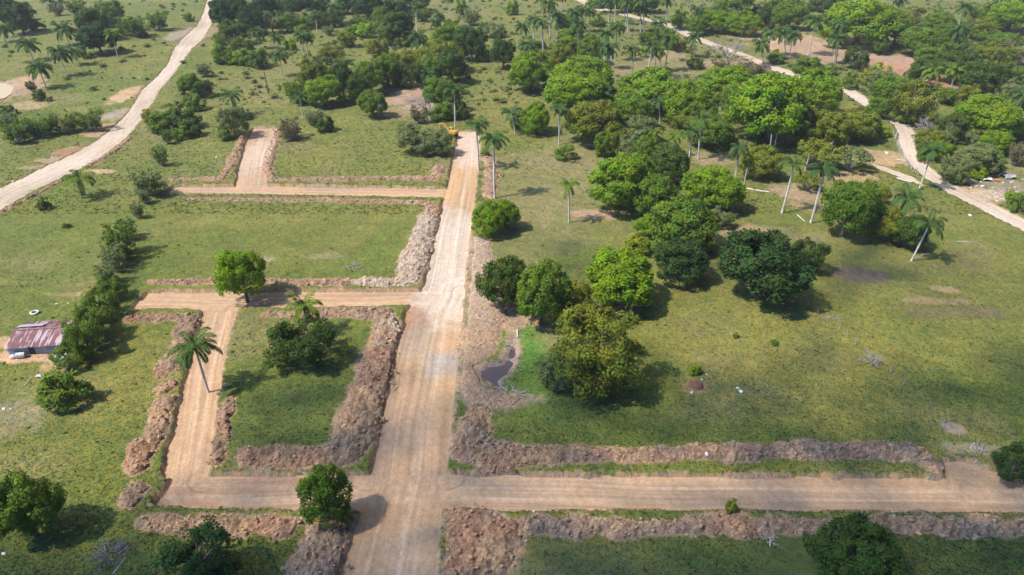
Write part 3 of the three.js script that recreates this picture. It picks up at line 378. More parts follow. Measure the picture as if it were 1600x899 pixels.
const LEAF = {
  fresh: leafMat(0.230, 0.36, 0.024), bright: leafMat(0.235, 0.365, 0.018), mid: leafMat(0.180, 0.285, 0.036), olive: leafMat(0.25, 0.285, 0.040), dark: leafMat(0.105, 0.170, 0.034), deep: leafMat(0.062, 0.125, 0.036), grey: leafMat(0.25, 0.30, 0.14),
  lime: leafMat(0.27, 0.42, 0.022), yellow: leafMat(0.31, 0.37, 0.03), dry: leafMat(0.24, 0.20, 0.13),
};
const WORD = { fresh: 'fresh green', bright: 'bright green', mid: 'mid green', olive: 'olive green', dark: 'dark green', deep: 'deep green', grey: 'greyish', lime: 'lime green', yellow: 'yellowish', dry: 'dry brownish' };
const barkMat = new THREE.MeshStandardMaterial({ color: lin(0.13, 0.10, 0.075), roughness: 0.95 }), deadMat = new THREE.MeshStandardMaterial({ color: lin(0.33, 0.29, 0.27), roughness: 0.95 }), paleBark = new THREE.MeshStandardMaterial({ color: lin(0.34, 0.31, 0.26), roughness: 0.95 });
const protos = {};
for (const [k, n] of [['dome', 4], ['round', 5], ['loose', 5], ['bush', 3], ['sparse', 2], ['flat', 2], ['dead', 2]]) protos[k] = Array.from({ length: n }, (_, i) => makeCrown(k, i + 1));
console.log('protos', Object.entries(protos).map(([k, p]) => k + ':' + p.map((q) => (q.leaves ? q.leaves.attributes.position.count / 3 : 0) + (q.wood.index ? q.wood.index.count / 3 : 0)).join()).join(' '));
const NOUN = { dome: 'domed tree', round: 'rounded tree', loose: 'open tree', bush: 'bush', sparse: 'airy shrub', flat: 'flat topped tree', dead: 'leafless tree' };
const NAME = { dome: 'dome_tree', round: 'round_tree', loose: 'open_crowned_tree', bush: 'bush', sparse: 'airy_shrub', flat: 'flat_topped_tree', dead: 'leafless_tree' };
const CATG = { dome: 'tree', round: 'tree', loose: 'tree', bush: 'bush', sparse: 'shrub', flat: 'tree', dead: 'tree' };
const ORD = ['first', 'second', 'third', 'fourth', 'fifth', 'sixth', 'seventh', 'eighth', 'ninth', 'tenth', 'eleventh', 'twelfth', 'thirteenth', 'fourteenth', 'fifteenth', 'sixteenth'];
let treeCount = 0;
const treeSpots = [];
function plant([kind, tone, cx, cy, w, h, own], label, group) {
  const r = rng(1000 + treeCount++ * 7);
  // size from the survey: width, then a height that gives the outline seen from the air
  let p = at(cx, cy), W = 1, T = 1, yc = 1;
  for (let k = 0; k < 5; k++) {
    const pxm = FOCAL / depthOf(p), dep = Math.atan2(EYE - yc, Math.hypot(p.x, p.z)); W = w / pxm;
    const hh = h / pxm, Hc = Math.sqrt(Math.max(hh * hh - (W * Math.sin(dep)) ** 2, (0.55 * W) ** 2)) / Math.cos(dep);
    T = 1.08 * clamp(Hc, 0.66 * W, 1.25 * W); if (kind === 'loose' || kind === 'round') T *= 1.08; yc = T * (kind === 'bush' || kind === 'sparse' ? 0.45 : 0.52);
    p = at(cx, cy, yc);
  }
  const y = surfaceAt(p.x, p.z);
  const o = thing(NAME[kind], label, CATG[kind], { x: p.x, y: y - 0.03, z: p.z }, r() * 6.28, group), set = protos[kind], pr = set[Math.floor(r() * set.length)];
  const s = kind === 'dome' || kind === 'round' || kind === 'flat' ? (kind === 'dome' ? 1.16 : 1.08) : 1.06;
  const wood = mesh(kind === 'bush' || kind === 'sparse' ? 'stems' : kind === 'dead' ? 'branches' : 'trunk', pr.wood, kind === 'dead' ? deadMat : kind === 'sparse' || kind === 'flat' ? paleBark : barkMat, o); const kx = 0.92 + 0.18 * r(), kz = 0.92 + 0.18 * r(); wood.scale.set(W * s * kx, T, W * s * kz);
  if (pr.leaves) { const c = mesh(kind === 'bush' || kind === 'sparse' ? 'foliage' : 'crown', pr.leaves, LEAF[tone], o); c.scale.set(W * s * kx, T, W * s * kz); }
  treeSpots.push([p.x, p.z, W / 2]);
}
// a stand of trees: each is told from the others by its look and its place counted from the left
function stand(where, group, rows) {
  const byNoun = {};
  for (const q of rows) (byNoun[`${WORD[q[1]] || ''}|${q[0]}`] ||= []).push(q);
  for (const [key, list] of Object.entries(byNoun)) {
    list.sort((a, b) => a[2] - b[2]);
    list.forEach((q, i) => { const look = `${q[0] === 'dead' ? 'grey' : WORD[q[1]]} ${NOUN[q[0]]}`; plant(q, q[6] || (list.length > 1 ? `${ORD[i]} ${look} from the left ${where}` : `${look} ${where}`), group); });
  }
}

// ---------------------------------------------------------------- palms
const palmBark = new THREE.MeshStandardMaterial({ vertexColors: true, roughness: 0.9 }), shaftMat = new THREE.MeshStandardMaterial({ color: lin(0.14, 0.24, 0.05), roughness: 0.5 });
const frondMats = [leafMat(0.110, 0.195, 0.045, 0.25), leafMat(0.090, 0.17, 0.050, 0.25), leafMat(0.170, 0.26, 0.035, 0.2)], dryFrond = leafMat(0.28, 0.20, 0.11, 0.2);
const trunkGeos = [0, 1].map((k) => {
  const r = rng(k + 70), pos = [], col = [], idx = [], H = 22, S = 9;
  for (let i = 0; i <= H; i++) { const t = i / H, rad = 0.19 + 0.05 * Math.sin(t * 3.0) - 0.05 * t + (i < 2 ? 0.09 - 0.045 * i : 0), bx = Math.sin(t * 2.6 + k * 2) * 0.2 * t * (1 - t) * 2, v = 0.85 + 0.3 * r(); for (let s = 0; s <= S; s++) { const a = s / S * 6.2832; pos.push(Math.cos(a) * rad + bx, t, Math.sin(a) * rad); const u = v * (0.8 + 0.4 * r()); col.push(0.53 * u, 0.49 * u, 0.43 * u); } }
  for (let i = 0; i < H; i++) for (let s = 0; s < S; s++) { const a = i * (S + 1) + s, b = a + S + 1; idx.push(a, b, a + 1, a + 1, b, b + 1); }
  return geo(pos, null, col, idx);
});
const shaftGeo = new THREE.LatheGeometry([[0.19, 0], [0.2, 0.25], [0.17, 0.7], [0.11, 1.15], [0.03, 1.4]].map(([a, b]) => new THREE.Vector2(a, b)), 9);
function frondGeo(droop, lift, seed) {                                // a feather leaf: arched rib and two rows of drooping leaflets
  const L = leafCloud(), r = rng(seed), N = 26, rib = []; let p = new V(0.08, 0, 0), ang = lift;
  for (let i = 0; i <= N; i++) { rib.push([p.clone(), ang]); ang -= droop / N * (0.5 + i / N); p = p.clone().add(new V(Math.cos(ang), Math.sin(ang), 0).multiplyScalar(1 / N)); }
  for (let i = 1; i <= N; i++) for (const s of [-1, 1]) for (let q = 0; q < 2; q++) {
    const [c, a] = rib[i], t = i / N, len = (0.30 - 0.18 * Math.abs(t - 0.42)) * (0.8 + 0.35 * r()) * (t > 0.92 ? 0.6 : 1), along = new V(Math.cos(a), Math.sin(a), 0), dir = new V(0, -0.5 - 0.5 * r() + (q ? 0.45 : 0), s * (0.85)).addScaledVector(along, 0.55 + 0.3 * r()).normalize();
    L.add(c.clone().addScaledVector(along, (q - 0.5) * 0.025), new V(-Math.sin(a), Math.cos(a), 0), dir, len, 0.016, tint(r, 0.35), r);
  }
  const ribs = rib.slice(0, -1).map(([a], i) => limb(a, rib[i + 1][0], 0.016 - 0.0006 * i, 0.0155 - 0.0006 * i, 4).toNonIndexed());
  const rg = mergeGeometries(ribs), n = rg.attributes.position.count, c = new Float32Array(n * 3).fill(0.95); rg.setAttribute('color', new THREE.BufferAttribute(c, 3));
  return mergeGeometries([L.geo(), rg]);
}
const FR = { up: [frondGeo(1.7, 1.2, 1), frondGeo(2.0, 1.1, 2)], out: [frondGeo(2.0, 0.62, 3), frondGeo(2.3, 0.75, 4), frondGeo(1.8, 0.5, 5)], down: [frondGeo(1.4, -0.05, 6), frondGeo(1.2, -0.35, 7)], dead: [frondGeo(0.7, -0.9, 8)] };
const farCrowns = [0, 1, 2].map((k) => { const r = rng(400 + k), gs = []; for (let i = 0; i < 19; i++) { const set = i < 5 ? FR.up : i < 12 ? FR.out : FR.down, g = set[Math.floor(r() * set.length)].clone(); g.rotateY(i * 2.4 + r() * 0.5); gs.push(g); } return mergeGeometries(gs); });
let palmCount = 0;
function palm([cx, cy, bx, by, w, opt = ''], label, group) {
  const r = rng(3000 + palmCount++ * 11), b0 = at(bx, by), y = surfaceAt(b0.x, b0.z), b = at(bx, by, y - baseHeight(b0.x, b0.z)), [dx, dy, dz] = ray(cx, cy), t = b.z / dz, top = new V(dx * t, EYE + dy * t, b.z);
  const lean = new V(top.x - b.x, top.y - b.y, (r() - 0.5) * 0.4), H = Math.max(lean.length() - 0.5, 1.2), pxm = FOCAL / depthOf(b), span = w ? w / pxm : 4.3;
  const o = thing('palm_tree', label, 'palm', { x: b.x, y: y - 0.08, z: b.z }, 0, group);
  const pose = new THREE.Quaternion().setFromUnitVectors(new V(0, 1, 0), lean.normalize()); o.quaternion.copy(pose);
  const spin = r() * 6.28, tr = mesh('trunk', trunkGeos[palmCount % 2], palmBark, o), rad = clamp(H / 10, 0.75, 1.1); tr.scale.set(rad, H, rad); tr.rotation.y = spin;
  const sh = mesh('crown_shaft', shaftGeo, shaftMat, o); sh.position.y = H - 0.05; sh.scale.set(rad * 0.85, rad * 0.9, rad * 0.85);
  const L = span * 0.72, near = b.z > -215, cyT = H + 0.95 * rad, mat = opt.includes('y') ? frondMats[2] : frondMats[Math.floor(r() * 2)];
  if (near) {
    const n = 11 + Math.floor(r() * 7);
    for (let i = 0; i < n; i++) { const set = i < 4 ? FR.up : i < 10 ? FR.out : FR.down, f = mesh('frond', set[Math.floor(r() * set.length)], mat, o); f.position.y = cyT; f.rotation.y = i * 2.4 + r() * 0.5; const fs = L * (0.8 + 0.35 * r()); f.scale.set(fs, fs * (0.8 + 0.45 * r()), fs); f.rotation.z = (r() - 0.5) * 0.3; }
  } else { const f = mesh('crown', farCrowns[palmCount % 3], mat, o); f.position.y = cyT; f.rotation.y = spin; f.scale.set(L * 1.12, L * (1.0 + 0.4 * r()), L * 1.12); }
  if (opt.includes('d')) for (let i = 0; i < 2; i++) { const f = mesh('dry_frond', FR.dead[0], dryFrond, o); f.position.y = H + 0.3; f.rotation.y = 2.6 + i * 0.8 + r(); f.scale.setScalar(L * 0.8); }
  treeSpots.push([b.x, b.z, 0.3]);
}
function palmStand(where, group, rows) { rows.sort((a, b) => a[2] - b[2]); rows.forEach((q, i) => palm(q, rows.length > 1 ? `${ORD[i]} palm from the left ${where}` : `palm ${where}`, group)); }
function snag([tx, ty, bx, by, rad], label, mat, category = 'dead trunk') { const b = at(bx, by), [dx, dy, dz] = ray(tx, ty), t = b.z / dz, y = surfaceAt(b.x, b.z), top = new V(dx * t - b.x, EYE + dy * t - y, 0), r = rng(bx), g = mergeGeometries(bent(new V(0, -0.2, 0), top, rad, rad * 0.7, r, 0.02, 4, 8)); const o = single(category === 'pole' ? 'utility_pole' : 'dead_trunk', g, mat, label, category); o.position.set(b.x, y, b.z); return o; }
// ---------------------------------------------------------------- trees and shrubs as surveyed: kind, tone, crown centre px, py, width, height
stand('in the top left corner pasture', 'trees of the top left pasture', [
  ['loose', 'deep', 28, 28, 46, 40], ['bush', 'dark', 52, 38, 28, 18], ['round', 'deep', 10, 10, 30, 24], ['round', 'dark', 143, 36, 44, 40], ['loose', 'mid', 170, 14, 36, 30], ['round', 'deep', 150, 60, 46, 38], ['bush', 'dark', 165, 30, 30, 24], ['bush', 'mid', 293, 26, 17, 14], ['sparse', 'mid', 213, 42, 44, 22], ['sparse', 'mid', 243, 34, 40, 18], ['bush', 'dark', 223, 52, 14, 12], ['bush', 'dark', 60, 149, 22, 16], ['loose', 'dark', 48, 135, 14, 14], ['sparse', 'mid', 190, 45, 26, 20], ['loose', 'deep', 90, 6, 20, 14], ['sparse', 'mid', 118, 12, 34, 14], ['sparse', 'grey', 88, 16, 26, 12], ['bush', 'mid', 135, 84, 20, 12]]);
stand('in the upper left hedge row', 'hedge shrubs left of the pale road', [['sparse', 'mid', 22, 208, 50, 24], ['bush', 'mid', 52, 202, 30, 16], ['sparse', 'mid', 62, 198, 46, 20], ['sparse', 'olive', 100, 192, 46, 18], ['sparse', 'mid', 138, 190, 44, 16], ['sparse', 'grey', 10, 190, 40, 16], ['bush', 'dark', 8, 172, 24, 8]]);
stand('in the wood by the left road', 'wood beside the left pale road', [
  ['round', 'deep', 346, 24, 36, 38], ['round', 'deep', 374, 18, 42, 36], ['loose', 'dark', 362, 48, 44, 34], ['loose', 'deep', 392, 30, 40, 38], ['bush', 'mid', 346, 84, 34, 28], ['bush', 'bright', 366, 92, 26, 18], ['bush', 'mid', 388, 90, 34, 24], ['loose', 'mid', 378, 70, 30, 24], ['sparse', 'mid', 344, 66, 24, 22], ['loose', 'mid', 404, 90, 30, 24], ['sparse', 'grey', 320, 110, 28, 16], ['loose', 'dark', 352, 0, 40, 20]]);
stand('along the top edge, left of centre', 'copse along the top edge', [
  ['round', 'deep', 412, 14, 36, 34], ['loose', 'dark', 434, 8, 34, 24], ['loose', 'grey', 424, 34, 34, 28], ['round', 'mid', 447, 36, 28, 22], ['round', 'deep', 470, 8, 42, 28], ['loose', 'deep', 506, 8, 34, 26], ['round', 'dark', 542, 6, 34, 24], ['round', 'deep', 574, 10, 42, 32], ['loose', 'dark', 600, 8, 34, 28], ['loose', 'deep', 628, 10, 36, 24], ['bush', 'grey', 480, 27, 36, 22], ['bush', 'lime', 566, 46, 34, 16], ['bush', 'mid', 548, 48, 24, 14], ['bush', 'mid', 560, 30, 22, 14], ['sparse', 'grey', 512, 48, 20, 14], ['loose', 'mid', 495, 30, 30, 22], ['round', 'deep', 450, 4, 30, 20], ['loose', 'dark', 655, 4, 30, 14], ['loose', 'mid', 464, 34, 30, 20], ['loose', 'dark', 522, 26, 34, 24], ['bush', 'mid', 600, 34, 24, 16], ['loose', 'olive', 540, 60, 30, 18], ['loose', 'olive', 590, 74, 36, 18], ['bush', 'mid', 470, 46, 26, 14], ['loose', 'mid', 660, 22, 26, 18]]);
stand('in the clump above the centre grove', 'clump above the centre grove', [
  ['round', 'mid', 597, 28, 32, 28], ['round', 'dark', 620, 43, 48, 38], ['round', 'mid', 606, 53, 28, 28], ['bush', 'mid', 628, 64, 26, 12], ['bush', 'olive', 640, 54, 26, 16], ['sparse', 'mid', 580, 40, 30, 20]]);
stand('in the row beside the far palms', 'row of trees top centre', [
  ['round', 'mid', 703, 62, 50, 36], ['round', 'dark', 736, 68, 42, 44], ['bush', 'mid', 755, 86, 28, 18], ['round', 'dark', 786, 84, 36, 38], ['bush', 'grey', 772, 46, 34, 24], ['sparse', 'grey', 735, 28, 36, 22], ['bush', 'mid', 720, 12, 18, 22], ['bush', 'bright', 799, 12, 22, 22], ['bush', 'mid', 756, 42, 16, 18], ['loose', 'mid', 706, 42, 28, 20], ['bush', 'mid', 675, 68, 24, 16]]);
stand('in the grove behind the bare clearing', 'centre grove behind the bare clearing', [
  ['round', 'olive', 690, 88, 60, 40], ['round', 'mid', 672, 108, 44, 36], ['round', 'dark', 706, 104, 46, 44], ['loose', 'olive', 655, 90, 40, 26], ['loose', 'olive', 622, 96, 50, 32], ['loose', 'dark', 642, 116, 36, 34], ['round', 'mid', 606, 112, 44, 42], ['loose', 'dark', 622, 116, 26, 34], ['round', 'mid', 575, 122, 44, 42], ['round', 'dark', 560, 138, 34, 36], ['round', 'mid', 582, 162, 42, 36], ['loose', 'olive', 520, 84, 36, 22], ['loose', 'olive', 486, 112, 36, 44], ['dome', 'bright', 506, 118, 40, 26], ['round', 'dark', 534, 126, 36, 46], ['dome', 'bright', 504, 142, 48, 42], ['loose', 'mid', 462, 142, 34, 34], ['bush', 'lime', 622, 128, 20, 8]]);
stand('around the edge of the bare clearing', 'shrubs at the bare clearing', [['round', 'mid', 690, 148, 46, 44], ['bush', 'dark', 716, 168, 44, 34], ['bush', 'mid', 690, 174, 40, 18], ['bush', 'dark', 506, 194, 30, 24], ['sparse', 'grey', 488, 185, 34, 22], ['loose', 'grey', 652, 214, 58, 38], ['loose', 'grey', 686, 220, 44, 36], ['sparse', 'grey', 636, 206, 36, 26], ['sparse', 'dry', 450, 205, 44, 18], ['sparse', 'dry', 655, 180, 26, 26]]);
stand('among the far palms, top centre', 'trees among the far palms', [
  ['dome', 'fresh', 886, 36, 30, 26], ['bush', 'bright', 900, 32, 22, 20], ['round', 'mid', 892, 60, 40, 28], ['dome', 'bright', 888, 70, 36, 22], ['round', 'mid', 922, 78, 36, 36], ['bush', 'mid', 935, 32, 26, 16], ['round', 'dark', 955, 5, 34, 18], ['loose', 'mid', 1010, 58, 26, 20], ['loose', 'mid', 1038, 58, 40, 26], ['bush', 'dark', 1086, 96, 30, 18], ['bush', 'mid', 1064, 30, 28, 28], ['dome', 'bright', 1115, 32, 40, 32], ['dome', 'bright', 1160, 36, 48, 30], ['round', 'mid', 1090, 40, 26, 24], ['loose', 'mid', 1150, 12, 70, 26], ['loose', 'dark', 1190, 22, 34, 34], ['loose', 'mid', 1220, 8, 50, 20], ['round', 'mid', 1010, 2, 40, 14], ['bush', 'mid', 838, 72, 34, 18], ['loose', 'olive', 1060, 68, 26, 20], ['bush', 'lime', 1008, 80, 18, 18], ['dome', 'bright', 980, 6, 30, 18], ['bush', 'mid', 930, 2, 30, 12]]);
stand('in the belt of big domed trees', 'belt of big domed trees', [
  ['dome', 'fresh', 829, 112, 58, 54], ['round', 'olive', 876, 92, 46, 36], ['dome', 'bright', 908, 120, 80, 52], ['dome', 'bright', 898, 142, 84, 56], ['dome', 'olive', 930, 188, 72, 62], ['dome', 'fresh', 1014, 140, 88, 58], ['dome', 'fresh', 1078, 162, 72, 62], ['dome', 'bright', 1140, 132, 68, 48], ['dome', 'bright', 1196, 170, 104, 92], ['round', 'mid', 988, 176, 58, 44], ['bush', 'mid', 952, 160, 34, 30], ['dome', 'bright', 836, 184, 42, 44], ['bush', 'mid', 806, 186, 22, 30], ['round', 'grey', 1000, 204, 50, 36], ['loose', 'olive', 960, 218, 40, 44], ['round', 'mid', 1150, 160, 44, 40], ['dome', 'bright', 1274, 144, 66, 62], ['dome', 'olive', 1246, 196, 56, 54], ['dome', 'olive', 1296, 200, 60, 48], ['dome', 'olive', 1340, 194, 58, 46], ['round', 'mid', 1374, 168, 36, 26], ['bush', 'lime', 1384, 206, 20, 16], ['bush', 'olive', 1344, 216, 16, 12], ['loose', 'olive', 1072, 190, 40, 30], ['bush', 'olive', 1132, 206, 28, 26], ['round', 'mid', 1108, 205, 60, 36], ['bush', 'mid', 1190, 216, 22, 14]]);
stand('among the palms right of the centre field', 'trees right of the centre field', [
  ['round', 'mid', 946, 226, 30, 34], ['round', 'grey', 984, 232, 34, 34], ['round', 'mid', 1010, 236, 44, 40], ['round', 'dark', 1046, 258, 56, 50], ['dome', 'fresh', 972, 284, 94, 80], ['round', 'mid', 1026, 310, 62, 58], ['dome', 'bright', 1116, 294, 80, 62], ['round', 'mid', 1066, 352, 88, 72], ['dome', 'bright', 1018, 352, 38, 34], ['bush', 'yellow', 996, 380, 46, 38], ['round', 'mid', 1046, 384, 44, 30], ['round', 'deep', 1064, 408, 80, 62], ['loose', 'grey', 1124, 340, 40, 26], ['dome', 'bright', 970, 436, 104, 86], ['dome', 'olive', 1190, 252, 52, 46], ['bush', 'bright', 936, 236, 14, 26], ['bush', 'mid', 884, 236, 36, 16], ['bush', 'lime', 1104, 380, 30, 26]]);
stand('in the open field at right', 'trees in the open field at right', [
  ['round', 'deep', 1194, 420, 128, 100, 'large dark green tree standing apart in the right hand field'], ['loose', 'dark', 1264, 398, 56, 50, 'small dark tree just right of the large dark tree'], ['round', 'mid', 1328, 326, 72, 78, 'rounded green tree, largest of the clump by two leaning palms'], ['loose', 'olive', 1366, 302, 44, 36, 'olive tree behind the clump by the leaning palms'], ['round', 'olive', 1384, 350, 54, 46, 'olive green tree in the middle of the palm clump'], ['round', 'dark', 1420, 362, 48, 44, 'dark green tree under the right hand leaning palm'],
  ['flat', 'olive', 1282, 238, 72, 38], ['flat', 'grey', 1332, 246, 58, 40], ['flat', 'olive', 1262, 282, 40, 30], ['bush', 'mid', 1150, 524, 10, 9, 'tiny yellow tipped plant alone in the right field'], ['bush', 'bright', 1086, 578, 21, 13, 'small green bush above the reddish earth mound'], ['bush', 'mid', 1210, 534, 14, 8, 'small low weed clump in the right field'], ['dead', 'dry', 1366, 556, 44, 30, 'grey leafless shrub beside the diagonal fence'],
  ['loose', 'deep', 1592, 716, 56, 62, 'dark bush at the right edge by the road end'], ['dome', 'dark', 1340, 868, 112, 92, 'dark domed tree at the bottom right edge'], ['bush', 'yellow', 1143, 791, 20, 22, 'small yellowish plant on the lower cross road verge']]);
stand('across the pale road at top right', 'trees across the right pale road', [
  ['dome', 'bright', 1346, 34, 100, 66], ['bush', 'mid', 1304, 60, 22, 16], ['bush', 'mid', 1214, 88, 30, 20], ['bush', 'mid', 1264, 100, 42, 30], ['bush', 'mid', 1300, 108, 24, 16], ['loose', 'dark', 1340, 88, 36, 32], ['round', 'mid', 1402, 48, 44, 34], ['round', 'mid', 1438, 66, 52, 36], ['loose', 'mid', 1376, 70, 26, 24], ['bush', 'yellow', 1368, 116, 50, 26], ['loose', 'grey', 1375, 124, 44, 30], ['round', 'mid', 1394, 144, 52, 40], ['loose', 'olive', 1432, 160, 66, 56], ['loose', 'dark', 1440, 112, 40, 36], ['round', 'dark', 1498, 104, 60, 38], ['loose', 'mid', 1478, 78, 34, 26], ['round', 'dark', 1540, 124, 62, 46], ['loose', 'mid', 1586, 116, 46, 36], ['dome', 'bright', 1548, 182, 84, 54], ['dome', 'bright', 1556, 222, 44, 34], ['loose', 'dark', 1485, 196, 54, 42], ['sparse', 'dry', 1586, 84, 46, 32], ['round', 'mid', 1236, 24, 50, 22], ['round', 'mid', 1212, 30, 34, 24], ['dome', 'bright', 1584, 24, 56, 46], ['loose', 'olive', 1532, 44, 44, 26], ['round', 'mid', 1468, 36, 40, 26], ['round', 'dark', 1290, 8, 50, 20], ['loose', 'mid', 1546, 60, 36, 18], ['bush', 'mid', 1424, 120, 22, 30], ['round', 'mid', 1482, 150, 30, 20], ['bush', 'mid', 1330, 126, 24, 26], ['loose', 'mid', 1535, 20, 36, 26], ['loose', 'dark', 1500, 70, 28, 20], ['loose', 'olive', 1422, 26, 42, 26], ['round', 'mid', 1484, 56, 42, 30], ['loose', 'olive', 1562, 88, 48, 26], ['round', 'olive', 1530, 84, 38, 26], ['round', 'mid', 1452, 92, 42, 30], ['loose', 'grey', 1588, 148, 42, 36], ['loose', 'olive', 1520, 152, 46, 32], ['bush', 'mid', 1412, 178, 34, 26], ['loose', 'grey', 1470, 214, 40, 30], ['loose', 'grey', 1530, 216, 40, 28], ['loose', 'olive', 1590, 200, 36, 30], ['round', 'mid', 1570, 66, 40, 26]]);
stand('beside the right pale road bend', 'trees at the bend of the right pale road', [
  ['loose', 'olive', 1455, 218, 44, 34], ['round', 'bright', 1470, 236, 32, 28], ['loose', 'grey', 1494, 262, 44, 40], ['round', 'grey', 1530, 248, 56, 38], ['bush', 'mid', 1556, 250, 34, 30], ['bush', 'bright', 1498, 280, 24, 16], ['bush', 'mid', 1596, 316, 32, 34], ['bush', 'lime', 1582, 304, 22, 14], ['bush', 'mid', 1444, 240, 20, 24], ['sparse', 'dry', 1590, 242, 30, 34], ['bush', 'bright', 1530, 270, 30, 12]]);
stand('at the right pale road', 'leafless trees at the right pale road', [['dead', 'dry', 1140, 66, 64, 44], ['dead', 'dry', 1142, 100, 50, 30], ['dead', 'dry', 1560, 150, 46, 34], ['dead', 'dry', 1460, 188, 50, 44], ['dead', 'dry', 1496, 240, 42, 36], ['dead', 'dry', 1590, 90, 40, 30], ['sparse', 'dry', 1180, 112, 40, 20], ['sparse', 'dry', 1130, 108, 36, 22], ['dead', 'dry', 1506, 206, 30, 22]]);
stand('beside the fence on the left', 'trees along the left fence line', [
  ['loose', 'mid', 126, 528, 62, 58, 'leafy hedge tree hanging over the right end of the shack'], ['loose', 'mid', 106, 556, 48, 36, 'low leafy hedge tree in front of the right end of the shack'], ['loose', 'mid', 143, 500, 56, 54, 'second hedge tree going up from the shack'], ['loose', 'mid', 158, 472, 46, 46, 'third hedge tree going up from the shack'], ['loose', 'mid', 172, 448, 38, 36, 'fourth and smallest hedge tree going up from the shack'], ['sparse', 'mid', 188, 376, 50, 54], ['sparse', 'grey', 178, 404, 40, 40], ['sparse', 'grey', 166, 430, 36, 36], ['sparse', 'mid', 190, 392, 34, 34], ['sparse', 'grey', 214, 330, 20, 24], ['sparse', 'grey', 226, 308, 22, 22], ['sparse', 'mid', 262, 214, 20, 22], ['sparse', 'grey', 236, 286, 52, 40], ['sparse', 'grey', 200, 360, 30, 30], ['bush', 'mid', 100, 610, 66, 60, 'rounded green bush below the shack'], ['bush', 'dark', 66, 318, 22, 20, 'small dark bush near the left pale road'], ['bush', 'dark', 104, 352, 12, 8, 'tiny dark bush alone in the left pasture'], ['sparse', 'mid', 250, 245, 24, 30]]);
stand('below the wood by the left road', 'bushes right of the left pale road', [['bush', 'mid', 252, 192, 42, 30], ['bush', 'dark', 284, 182, 48, 36], ['bush', 'mid', 268, 176, 36, 26], ['bush', 'dark', 300, 200, 34, 26], ['round', 'mid', 296, 132, 32, 26], ['loose', 'dark', 312, 136, 32, 24], ['bush', 'mid', 300, 158, 32, 28], ['bush', 'olive', 234, 180, 30, 18], ['bush', 'mid', 282, 206, 34, 20], ['loose', 'grey', 362, 186, 44, 44], ['bush', 'mid', 350, 210, 26, 12], ['bush', 'dark', 378, 178, 26, 18], ['bush', 'mid', 250, 200, 24, 16]]);
stand('', 'single trees among the new plots', [
  ['round', 'lime', 376, 428, 64, 74, 'light lime green tree standing alone on the middle cross road'], ['loose', 'dark', 470, 535, 96, 78, 'dark tree below the palm inside the banked plot'], ['round', 'mid', 506, 776, 76, 82, 'dark green tree beside the main road at the lower crossing'], ['round', 'mid', 36, 796, 96, 98, 'large green tree at the lower left edge'], ['loose', 'deep', 308, 868, 104, 78, 'dark tree at the bottom edge, left of the main road'], ['dome', 'bright', 762, 342, 42, 60, 'bright green shrub right of the main road, left half of the pair'], ['dome', 'bright', 790, 334, 36, 48, 'bright green shrub right of the main road, right half of the pair'],
  ['round', 'dark', 786, 446, 66, 68, 'dark green tree nearest the main road above the pond'], ['round', 'mid', 846, 462, 72, 84, 'green tree second from the main road above the pond'], ['loose', 'olive', 892, 464, 66, 56, 'olive green tree between the dark pair and the bright domed tree'], ['loose', 'olive', 905, 500, 78, 60, 'olive green tree behind the big one beside the pond'], ['loose', 'olive', 934, 550, 128, 116, 'large olive green tree with bare grey branches beside the pond'], ['sparse', 'grey', 868, 588, 70, 60, 'thin grey green shrub right of the lush pond bank'], ['bush', 'mid', 758, 240, 14, 12, 'small green bush by the top of the main road']]);
console.log('trees', treeCount);

// palms: crown px, py; base px, py; crown width; y yellowish fronds, d dry hanging fronds
palmStand('in the top left pasture', 'palms of the top left pasture', [[99, 46, 109, 71, 24], [42, 69, 52, 95, 26], [60, 105, 72, 137, 27], [92, 82, 104, 118, 24, 'd'], [117, 81, 124, 101, 20], [175, 53, 184, 90, 18, 'y'], [3, 44, 8, 66, 22], [142, 56, 147, 84, 18], [24, 16, 26, 34, 16], [70, -4, 73, 13, 16]]);
palmStand('between the wood and the centre grove', 'palms between the wood and the centre grove', [[404, 50, 405, 76, 18], [432, 58, 433, 77, 18], [452, 68, 459, 102, 19, 'y'], [471, 56, 476, 95, 20], [479, 58, 481, 90, 18], [436, 88, 441, 119, 18], [493, 22, 495, 50, 14], [522, 12, 528, 38, 18], [530, 12, 535, 35, 16], [558, 3, 560, 26, 16], [623, 4, 625, 27, 14], [650, 10, 651, 48, 12, 'd'], [653, 58, 653, 81, 22], [686, 26, 687, 56, 14], [681, 36, 680, 56, 14], [702, -4, 702, 28, 12]]);
palmStand('standing around the centre grove', 'palms around the centre grove', [[468, 150, 473, 184, 20], [531, 98, 534, 128, 16, 'y'], [670, 118, 671, 148, 18], [671, 152, 674, 182, 14, 'd'], [710, 142, 711, 198, 24, 'd'], [400, 92, 402, 108, 16], [497, 96, 498, 112, 14]]);
palmStand('beside the top of the main road', 'palms at the top of the main road', [[744, 198, 748, 265, 30], [771, 220, 773, 309, 32]]);
palm([889, 289, 889, 348, 27, 'y'], 'lone palm in the open field right of the main road', 'palms of the centre field');
palmStand('in the left half of the far palm grove', 'far palm grove, left half', [[858, 8, 859, 56, 20], [844, -6, 844, 20, 14], [816, 42, 814, 70, 18], [834, 32, 834, 84, 18], [847, 38, 849, 88, 18], [871, 26, 870, 64, 20], [824, 70, 826, 90, 22], [898, 20, 900, 60, 18], [910, 15, 911, 50, 16], [921, 18, 922, 50, 16], [904, 40, 903, 97, 20], [877, -6, 877, 18, 14], [946, 54, 944, 108, 20], [964, 44, 961, 95, 20], [952, 76, 951, 131, 22]]);
